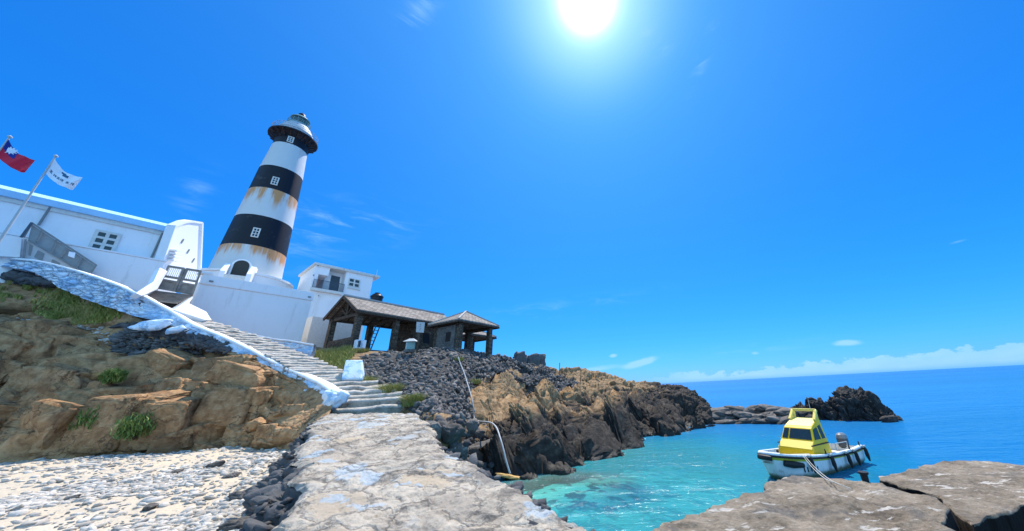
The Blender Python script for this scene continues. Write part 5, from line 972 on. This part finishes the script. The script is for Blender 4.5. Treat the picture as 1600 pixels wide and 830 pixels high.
# hipped kiosk
def hiproof(c0, u, v, lu, lv, ze, za, parent, flat=0.):
    c = [c0, c0+u*lu, c0+u*lu+v*lv, c0+v*lv]; ap = c0+u*lu/2+v*lv/2; mb = MB(); top = [A3(p, ze) for p in c]; bt = [A3(p, ze-.13) for p in c]
    mb.add(top+[A3(ap, za)]+bt+[A3(ap, za-.13)], [(0, 1, 4), (1, 2, 4), (2, 3, 4), (3, 0, 4), (5, 9, 6), (6, 9, 7), (7, 9, 8), (8, 9, 5), (0, 5, 6, 1), (1, 6, 7, 2), (2, 7, 8, 3), (3, 8, 5, 0)]); o = mb.build('roof', M['tile'], parent); uvplan(o)
    for p in c: m2 = MB(); m2.bar(A3(p, ze+.03), A3(ap, za+.04), .16, .10); m2.build('hip_ridge', M['ridge'], parent)
    for p, q_ in zip(c, c[1:]+c[:1]): MB().bar(A3(p, ze-.2), A3(q_, ze-.2), .08, .16).build('fascia', M['wood'], parent)
K0 = np.array([-11.9, 29.4]); ks = thing('hipped_shelter', 'small square shelter with a hipped tiled roof beside the long shelter', 'shelter', A3(K0, 7)); kp = lambda s, t: K0+a3*s+w3*t
hiproof(K0, a3, w3, 5.4, 4.4, 9.9, 11.35, ks)
for s_, t_2 in ((.75, .6), (4.6, .6), (.75, 3.8), (4.6, 3.8)): MB().box((*kp(s_, t_2), 8.2), (.42, .42, 3.2), math.atan2(a3[1], a3[0])).build('post', M['stonewall'], ks)
for p, q_ in (((.2, .6), (5.2, .6)), ((.2, 3.8), (5.2, 3.8)), ((.75, .2), (.75, 4.2)), ((4.6, .2), (4.6, 4.2))): MB().bar(A3(kp(*p), 9.72 if p[0] == .2 else 9.70), A3(kp(*q_), 9.72 if p[0] == .2 else 9.70), .16, .2).build('beam', M['wood'], ks)
MB().prism([kp(.5, 1.0), kp(.5, 3.5), kp(.85, 3.5), kp(.85, 1.0)], 6.3, 9.5).build('stone_wall', M['blockstone'], ks); MB().slab([A3(kp(.49, 1.5), 8.9), A3(kp(.49, 2.2), 8.9), A3(kp(.49, 2.2), 8.0), A3(kp(.49, 1.5), 8.0)], .02).build('window_opening', M['tank'], ks)
MB().prism([kp(.3, .3), kp(.3, 4.2), kp(5, 4.2), kp(5, .3)], 5.6, 6.75).build('floor', M['blockstone'], ks)
K1 = np.array([-11.6, 41.2])-a3*4.2; k2 = thing('rear_shelter', 'second low tiled roof on posts just behind the small hipped shelter', 'shelter', A3(K1, 6.5)); hiproof(K1, a3, w3, 4.2, 4.2, 9.9, 11.0, k2)
for s_, t_2 in ((.5, .5), (3.7, .5), (.5, 3.7), (3.7, 3.7)): MB().box((*(K1+a3*s_+w3*t_2), 8.1), (.4, .4, 3.4), math.atan2(a3[1], a3[0])).build('post', M['stonewall'], k2)
# sign, shrine
sp = P(651.5, 551, 29.2); sg = thing('signpost', 'weathered grey notice board on a wooden post above the rubble bank', 'sign', sp); MB().bar(sp, P(656, 506, 29.2), .12).build('post', M['wood'], sg)
q = [P(651, 503, 29.1), P(664, 504, 29.1), P(662, 520, 29.1), P(650, 519, 29.1)]; MB().slab(q, .06).build('board', M['lightgrey'], sg)
m_ = MB(); [m_.slab([lerp4(q, a, b)+np.array([.0, -.012, 0]), lerp4(q, c, b)+np.array([0, -.012, 0]), lerp4(q, c, b+.08)+np.array([0, -.012, 0]), lerp4(q, a, b+.08)+np.array([0, -.012, 0])], .01) for a, c, b in ((.42, .58, .2), (.42, .52, .38), (.46, .6, .56), (.42, .55, .72))]; m_.build('faded_marks', M['grey'], sg)
s0 = P(640, 550, 29.6); sh_ = thing('stone_shrine', 'small pale green-white shrine with a pointed cap beside the signpost', 'shrine', s0)
MB().box(s0+np.array([0, 0, .1]), (.95, .7, .25), .4).build('plinth', M['blockstone'], sh_)
sh_.scale = (.8, .8, .8)
for i in range(4): MB().box(s0+np.array([-.33+.22*i, .09*(i-1.5), .6]), (.12, .14, .8), .4).build('pillar', M['teal'] if i % 2 else M['lightgrey'], sh_)
MB().box(s0+np.array([0, .1, .6]), (.7, .4, .78), .4).build('cell', M['teal'], sh_)
MB().add([s0+np.array(v_) for v_ in ((-.62, -.42, 1.0), (.58, -.3, 1.0), (.62, .42, 1.0), (-.58, .3, 1.0), (-.2, 0, 1.32), (.2, .05, 1.32))], [(0, 1, 5, 4), (1, 2, 5), (2, 3, 4, 5), (3, 0, 4), (3, 2, 1, 0)]).build('cap', M['lightgrey'], sh_)
# ruined walls and posts on the ridge
def ruin(px0, px1, pyt, pyb, D, lb, s):
    a = P(px0, pyb, D); b = P(px1, pyb, D); t = P((px0+px1)/2, pyt, D)[2]; c = (a+b)/2; v, f = ico(5); v = np.sign(v)*np.abs(v)**.45; l = np.linalg.norm(b-a)/2; v = v*np.array([l, .6, (t-c[2]+.6)/2])
    v = v*(1+.12*fbm(v*1.3+s, 4, .5, s)[:, None])+v/np.linalg.norm(v, axis=1, keepdims=True)*blocky(v, s, 2.2, .2, .12, .1)[:, None]; th = math.atan2(b[1]-a[1], b[0]-a[0]); r = np.array([[math.cos(th), -math.sin(th), 0], [math.sin(th), math.cos(th), 0], [0, 0, 1]])
    o = link('ruined_wall', fastmesh('ruined_wall', v@r.T, f), M['rubdark'], None, (c[0], c[1], (t+c[2]-.6)/2)); return tag(o, lb, 'ruined wall')
ruin(801, 823, 550, 572, 39, 'rounded end of the dark ruined stone wall on the ridge, nearer the shelters', 3); ruin(822, 851, 554, 577, 39.6, 'longer right-hand stretch of the dark ruined stone wall on the ridge', 5); ruin(768, 805, 560, 566, 38.5, 'low dark wall line linking the hipped shelter and the ruined wall', 8)
for x, y0, y1, lb in ((874.5, 579, 567, 'thin iron post on the ridge just right of the ruined wall'), (908, 591, 578, 'thin iron post on the ridge further down toward the sea')):
    p = snap(x, y0+3, 0); k = P(x, y1, math.hypot(p[0], p[1])); tag(MB().tube([p-np.array([0, 0, .3]), k], .035, 6).build('iron_post', M['wood'], None), lb, 'post')
# pipe
tpx = [(716, 558), (720, 570), (725, 582), (729, 595), (733, 608), (737, 622), (740, 638), (741, 653), (748, 658), (757, 659), (768, 661), (776, 669), (781, 683), (786, 700), (790, 717), (794, 731), (797, 740)]
tD = np.array([math.hypot(*snap(x, y)[:2]) for x, y in tpx]); cv_all = np.concatenate(CRV[:2]); cqx, cqy = proj(cv_all); cqd = np.hypot(cv_all[:, 0], cv_all[:, 1])
tD = np.array([min([d_]+list(cqd[(np.abs(cqx-x) < 4) & (np.abs(cqy-y) < 4)])) for d_, (x, y) in zip(tD, tpx)])
tD = np.array([tD[max(0, i-1):i+2].min() for i in range(len(tD))]); tD = np.convolve(np.pad(tD, 1, 'edge'), [.25, .5, .25], 'valid')-.3
tp = [P(x, y, D) for (x, y), D in zip(tpx, tD)]
t_ = MB().tube(list(catm(np.array(tp), np.linspace(0, len(tp)-1, 90))), .034, 8).build('water_pipe', M['pvc'], None, smooth=True); tag(t_, 'pale pipe running down the rubble and dark rocks to the water', 'pipe')
# ================================================================== FLAGS
def flagpole(base, top, r, label):
    t_ = thing('flagpole', label, 'flagpole', base); MB().tube([base, top], [r, r*.6], 10).build('pole', M['lightgrey'], t_, smooth=True); b = Vector(top); MB().lathe([(0, top[2]-.02), (.09, top[2]+.06), (.09, top[2]+.12), (0, top[2]+.2)], 12, top[:2]).build('finial', M['lightgrey'], t_, smooth=True); return t_
b = P(-75, 345, 36.2); tpp = P(14, 216, 36.2); tpp = np.array([tpp[0], tpp[1], tpp[2]]); b = np.array([tpp[0], tpp[1], 12.6]); flagpole(b, tpp, .06, 'left flagpole with the red flag, cut by the picture edge')
tp2 = P(86, 246, 36); b2 = np.array([tp2[0], tp2[1], 12.3]); flagpole(b2, tp2, .06, 'right flagpole with the white flag beside the stair railing')
def flagsurf(h0, h1, f0, f1, D, amp, nw, nu=50, nv=26, mid=None):
    """hoist top/bottom, fly top/bottom in photo points lifted to distance D"""
    A = [P(*h0, D), P(*f0, D), P(*f1, D), P(*h1, D)]; n = np.cross(A[1]-A[0], A[3]-A[0]); n /= np.linalg.norm(n); u, v = np.meshgrid(np.linspace(0, 1, nu), np.linspace(0, 1, nv)); G = lerp4([a[None, None] for a in A], u[..., None], v[..., None])
    G = G+n*(amp*np.sin(u*nw+v*2.2)*u**.6+.06*np.sin(u*17+v*5)*u)[..., None]; G[..., 2] -= .25*np.sin(u*math.pi)*(1) ; return G, n
def flagpatch(G, n, u0, u1, v0, v1, off):
    nv, nu = G.shape[:2]; k1 = max(2, int((u1-u0)*nu)); k2 = max(2, int((v1-v0)*nv)); from_u = np.linspace(u0, u1, k1+1)*(nu-1); from_v = np.linspace(v0, v1, k2+1)*(nv-1); R = catm(G, from_v); R = catm(R.transpose(1, 0, 2), from_u).transpose(1, 0, 2); return R+n*off, k2+1, k1+1
def flagpart(name, G, n, box, m, parent, off):
    for k, s_ in enumerate((1, -1)): pass
    R, a, b = flagpatch(G, n, *box, 0); me = np.concatenate([(R+n*off).reshape(-1, 3), (R-n*off).reshape(-1, 3)]); f = gridfaces(a, b); f = np.concatenate([f, f[:, ::-1]+a*b]); return link(name, fastmesh(name, me-np.array(parent.location), f), m, parent)
G1, n1 = flagsurf((13, 218), (-4, 243), (54, 252), (40, 268), 36.15, .22, 6.0); f1_ = thing('red_flag', 'red flag with a blue canton flying from the left flagpole', 'flag', G1[0, 0]); flagpart('field', G1, n1, (0, 1, 0, 1), M['flagred'], f1_, .008); flagpart('canton', G1, n1, (0, .46, 0, .5), M['flagblue'], f1_, .016)
mm = MB(); c = G1[int(.25*25), int(.23*49)]; U = (G1[6, 20]-G1[6, 5]); U /= np.linalg.norm(U); Vv_ = np.cross(n1, U)
for s_ in (.03, -.03):
    mm.add([c+n1*s_+(U*math.cos(a)+Vv_*math.sin(a))*(.26 if i % 2 == 0 else .15) for i, a in enumerate(np.linspace(0, 2*math.pi, 24, endpoint=False))], [tuple(range(24))])
mm.build('sun_emblem', M['flagwhite'], f1_)
G2, n2 = flagsurf((85, 248), (71, 270), (128, 279), (115, 296), 36, .16, 5.0); f2_ = thing('white_flag', 'white flag with dark printed characters flying from the right flagpole', 'flag', G2[0, 0]); flagpart('field', G2, n2, (0, 1, 0, 1), M['flagwhite'], f2_, .008)
for i, u in enumerate((.08, .24, .36, .48, .66, .82)):
    for (a, b, c_2, d_2) in ((0, .09, 0, .03), (.0, .09, .07, .10), (.03, .06, 0, .16), (0, .10, .13, .16)) if i % 2 == 0 else ((.0, .02, 0, .15), (.03, .10, .02, .05), (.03, .10, .08, .11), (.06, .08, 0, .16)): flagpart('character', G2, n2, (u+a, min(.99, u+b), .58+c_2, .58+d_2), M['mark'], f2_, .018)
flagpart('emblem', G2, n2, (.46, .64, .2, .38), M['mark'], f2_, .018); flagpart('emblem', G2, n2, (.40, .54, .12, .24), M['mark'], f2_, .02)
# ================================================================== BOAT
SC = np.array([10.85, 15.7]); BW = np.array([5.9, 12.9]); BW = np.array([6.05, 12.95]); hd = math.atan2(BW[1]-SC[1], BW[0]-SC[0]); BS = .9; SC = BW+(SC-BW)*BS; bt = thing('motorboat', 'small white motorboat with a yellow cabin moored by the pier', 'boat', (SC[0], SC[1], 0), hd); bt.scale = (BS, BS, BS*1.02); LB = 5.7
sx = np.array([0, .9, 1.8, 2.7, 3.6, 4.4, 5.0, 5.4, 5.62]); sw = np.array([.90, .97, 1.0, 1.0, .95, .82, .62, .42, .24]); sz = np.array([.62, .60, .61, .64, .69, .76, .83, .88, .91])
tt = np.linspace(0, 8, 60); X_ = catm(sx, tt); W_ = catm(sw, tt); Zg = catm(sz, tt); bowk = np.clip((X_-3.6)/2.1, 0, 1)
def band(levels, name, m, off=0., close=False):
    V = []
    for lv in levels:     # (width factor, z as fraction of gunwale height or absolute below water, rake)
        wf, zf, rk = lv; row_ = np.stack([X_-rk*bowk**2, W_*wf+off*(1 if wf > .3 else 0), Zg*zf if zf >= 0 else np.full_like(Zg, zf*.35)], 1); V.append(row_)
    V = np.array(V); L = len(V); Mv = V.copy(); Mv[..., 1] *= -1
    full = np.concatenate([V, Mv[:, ::-1]], 1) if True else V     # round the bow
    f = gridfaces(L, full.shape[1]); return link(name, fastmesh(name, full.reshape(-1, 3), f), m, bt)
band([(.995, .80, .06), (.97, .45, .22), (.90, .1, .42), (.72, -.35, .65), (.4, -.8, .85), (.02, -1., 1.0)], 'hull', M['hull']); band([(1.0, .97, .0), (.996, .79, .07)], 'painted_stripe', M['olive'], .004)
# transom
tr2 = [(0, W_[0]*wf, Zg[0]*zf if zf >= 0 else zf*.35) for wf, zf in ((1., .97), (.97, .45), (.9, .1), (.72, -.35), (.4, -.8), (.02, -1))]
MB().add(tr2+[(x, -y, z) for x, y, z in tr2[::-1]], [tuple(range(12))]).build('transom', M['hull'], bt, world=False)
MB().tube([(x, w_+.02, z-.05) for x, w_, z in zip(X_, W_, Zg)]+[(x, -w_-.02, z-.05) for x, w_, z in zip(X_[::-1], W_[::-1], Zg[::-1])], .035, 6).build('rubbing_strake', M['rub'], bt, world=False, smooth=True)
def rail(sgn): return MB().hexa
V = []
for s_ in (1,):
    loop = [(x, w_, z) for x, w_, z in zip(X_, W_, Zg)]+[(x, -w_, z) for x, w_, z in zip(X_[::-1], W_[::-1], Zg[::-1])]; n_ = len(loop); inn = [(x-(.16 if x > 5.3 else 0), (abs(y)-.13)*(1 if y > 0 else -1), z) for x, y, z in loop]
    A = np.array([[(x, y, z-.05) for x, y, z in loop], [(x, y*1.02, z-.02) for x, y, z in loop], [(x, y, z+.05) for x, y, z in loop], [(x, y, z+.05) for x, y, z in inn], [(x, y, z-.25) for x, y, z in inn]])
    link('gunwale', fastmesh('gunwale', A.reshape(-1, 3), gridfaces(5, n_)), M['hull'], bt)
ins = [(x, (w_-.12), .34 if x < 4.2 else .60) for x, w_, z in zip(X_, W_, Zg)]; A = np.array([[(x, -y*k_, z) for x, y, z in ins] for k_ in (-1, 0, 1)]); link('deck', fastmesh('deck', A.reshape(-1, 3), gridfaces(3, 60), False), M['deck'], bt)
CX = -.42; cabp = [(x+CX, z) for x, z in [(4.02, .40), (4.00, .85), (3.70, 1.13), (3.46, 1.56), (3.38, 1.62), (2.70, 1.90), (2.60, 1.86), (2.55, .40)]]
hwid = [.73, .72, .68, .59, .58, .55, .55, .71]
mb = MB(); n_ = len(cabp); mb.add([(x, w_, z) for (x, z), w_ in zip(cabp, hwid)]+[(x, -w_, z) for (x, z), w_ in zip(cabp, hwid)], [tuple(range(n_)), tuple(range(n_, 2*n_))[::-1]]+[(i, (i+1) % n_, n_+(i+1) % n_, n_+i) for i in range(n_)]); cab = mb.build('cabin', M['yellow'], bt, world=False, bevel=.035)
def lp_(a, b, t): return tuple(np.array(a)+(np.array(b)-np.array(a))*t)
def cq(i, j, u0, u1, v0, v1, o, name, m, parent=bt):
    a, b = np.array([cabp[i][0], hwid[i], cabp[i][1]]), np.array([cabp[i][0], -hwid[i], cabp[i][1]]); c, d = np.array([cabp[j][0], -hwid[j], cabp[j][1]]), np.array([cabp[j][0], hwid[j], cabp[j][1]]); q = [lerp4([a, b, c, d], u, v) for u, v in ((u0, v0), (u1, v0), (u1, v1), (u0, v1))]; n = np.cross(q[1]-q[0], q[3]-q[0]); n /= np.linalg.norm(n); n = n if (n[0]+n[2]) > 0 else -n
    return MB().hexa(q, [p+n*o for p in q]).build(name, m, parent, world=False)
cq(1, 2, .02, .98, .08, .95, .012, 'cabin_front_slope', M['cream']); cq(4, 5, .03, .97, .03, .97, .012, 'roof_panel', M['cream'])
cq(2, 3, .05, .74, .08, .92, .014, 'windshield', M['glass']); cq(2, 3, .79, .96, .08, .92, .014, 'windshield', M['glass'])
for s_ in (1, -1):
    y = lambda x, z: s_*(np.interp(z, [.4, .85, 1.13, 1.6, 1.9], [.72, .715, .68, .585, .55])+.004); q = [(3.60+CX, 1.17), (3.40+CX, 1.53), (2.78+CX, 1.66), (2.78+CX, 1.17)]
    MB().add([(x, y(x, z), z) for x, z in q]+[(x, y(x, z)+s_*.012, z) for x, z in q], [(0, 1, 2, 3), (7, 6, 5, 4), (0, 4, 5, 1), (1, 5, 6, 2), (2, 6, 7, 3), (3, 7, 4, 0)]).build('side_window', M['glass'], bt, world=False)
    MB().bar((3.12+CX, y(0, 1.17)+s_*.012, 1.17), (3.08+CX, y(0, 1.60)+s_*.012, 1.60), .04).build('window_bar', M['yellow'], bt, world=False)
mb = MB(); rp = [(2.95+CX, .52, 1.83), (2.60+CX, .49, 2.20), (2.60+CX, -.49, 2.20), (2.95+CX, -.52, 1.83)]
for a, b in zip(rp[:-1], rp[1:]): mb.bar(a, b, .12, .10)
mb.bar((2.66+CX, .49, 1.70), (2.60+CX, .46, 2.19), .12, .08); mb.bar((2.66+CX, -.49, 1.70), (2.60+CX, -.46, 2.19), .12, .08); mb.build('roof_arch', M['cream'], bt, world=False, bevel=.02)
en_ = thing('outboard', '', '', (0, 0, 0)); 
bpy.data.objects.remove(en_)
eng = MB(); eng.lathe([(.14, .46), (.20, .52), (.23, .80), (.21, .94), (.12, 1.0), (0, 1.01)], 20, (-.12, .1)).build('outboard_motor', M['engine'], bt, world=False, smooth=True)
MB().lathe([(.222, .86), (.226, .90), (.20, 1.0), (.11, 1.07), (0, 1.07)], 20, (-.12, .1)).build('motor_cowl', M['engtop'], bt, world=False, smooth=True); MB().box((-.16, .1, .15), (.16, .10, .95)).build('motor_leg', M['engine'], bt, world=False)
gun = lambda x: (float(np.interp(x, X_, W_)), float(np.interp(x, X_, Zg)))
for x in (4.3, 3.1, 1.9, 1.2, .15):
    w_, z = gun(x); f_ = MB().tube([(x, w_+.06, z+.06), (x, w_+.12, z-.08), (x-.03, w_+.12, z-.30), (x-.05, w_+.14, z-.52)], [.035, .07, .08, .03], 8).build('fender', M['rub'], bt, world=False, smooth=True); o = MB().tube([(x-.08, w_+.09, z+.03), (x+.08, w_+.09, z+.03)], .045, 8).build('fender_tie', M['rope'], bt, world=False); o.parent = f_
for x in (1.2, 3.1, .15): w_, z = gun(x); MB().tube([(x, w_-.06, z), (x+.04, w_-.05, z+.22)], [.03, .02], 6).build('cleat_post', M['rub'], bt, world=False)
w_, z = gun(5.0); MB().tube([(5.0, .15, .6), (5.0, .15, .98)], .045, 8).build('mooring_bitt', M['rub'], bt, world=False)
MB().tube([(5.62, .26, .78), (5.70, 0, .80), (5.62, -.26, .78)], .09, 8).build('bow_fender', M['rub'], bt, world=False, smooth=True); MB().tube([(5.3, .50, .62), (5.0, .66, .56), (4.6, .80, .50)], [.10, .12, .08], 8).build('bow_fender', M['rub'], bt, world=False, smooth=True)
MB().bar((5.0, .5, .84), (3.95, .75, .76), .06).build('side_bar', M['hull'], bt, world=False); MB().box((1.3, 0, .45), (.3, 1.7, .12)).build('thwart', M['hull'], bt, world=False)
for i, x in enumerate((4.55, 4.40, 4.22, 4.05, 3.90)):
    w_, z = gun(x); MB().bar((x, w_*.975+.012, z*.55), (x-.03, w_*.955+.02, z*.34), .03, .03).build('hull_mark', M['rub'], bt, world=False)
MB().tube([(3.62, w2*.9, .74) if False else (2.1, .86, .68), (2.1, .86, .95), (1.2, .88, .93), (1.2, .88, .64)], .016, 6).build('grab_rail', M['lightgrey'], bt, world=False)
MB().tube([(2.42+CX+.2, .3, 2.2), (2.42+CX+.15, .3, 2.75)], [.012, .006], 5).build('aerial', M['lightgrey'], bt, world=False)
MB().tube([(3.70+CX, -.1, 1.16), (3.54+CX, -.28, 1.46)], .010, 5).build('wiper', M['rub'], bt, world=False)
for s_ in (1, -1): MB().bar((3.98+CX, s_*.70, 1.0), (2.68+CX, s_*.70, 1.0), .03, .04).build('cabin_rubrail', M['rub'], bt, world=False)
MB().box((4.25, 0, .62), (.42, .42, .06)).build('deck_hatch', M['lightgrey'], bt, world=False, bevel=.02)
def b2w(p): c, s_ = math.cos(hd), math.sin(hd); p = [q_*BS for q_ in p]; return np.array([SC[0]+p[0]*c-p[1]*s_, SC[1]+p[0]*s_+p[1]*c, p[2]])
w_, z = gun(4.4)
for k, (e, m2) in enumerate((((1288, 747), (1312, 757)), ((1296, 749), (1330, 764)))):
    p0 = b2w((4.45-.1*k, w_-.05, z+.07)); p1 = Z(*e, 1.62); p2 = Z(*m2, 1.62); mid_ = (p0+p1)/2-np.array([0, 0, .06]); mb = MB().tube(list(catm(np.array([p0, mid_, p1, p2]), np.linspace(0, 3, 30))), .007, 6).build('mooring_rope', M['rope'], None, smooth=True); tag(mb, ['upper of two pale mooring ropes from the boat to the pier', 'lower of two pale mooring ropes, reaching further onto the pier'][1-k], 'rope')
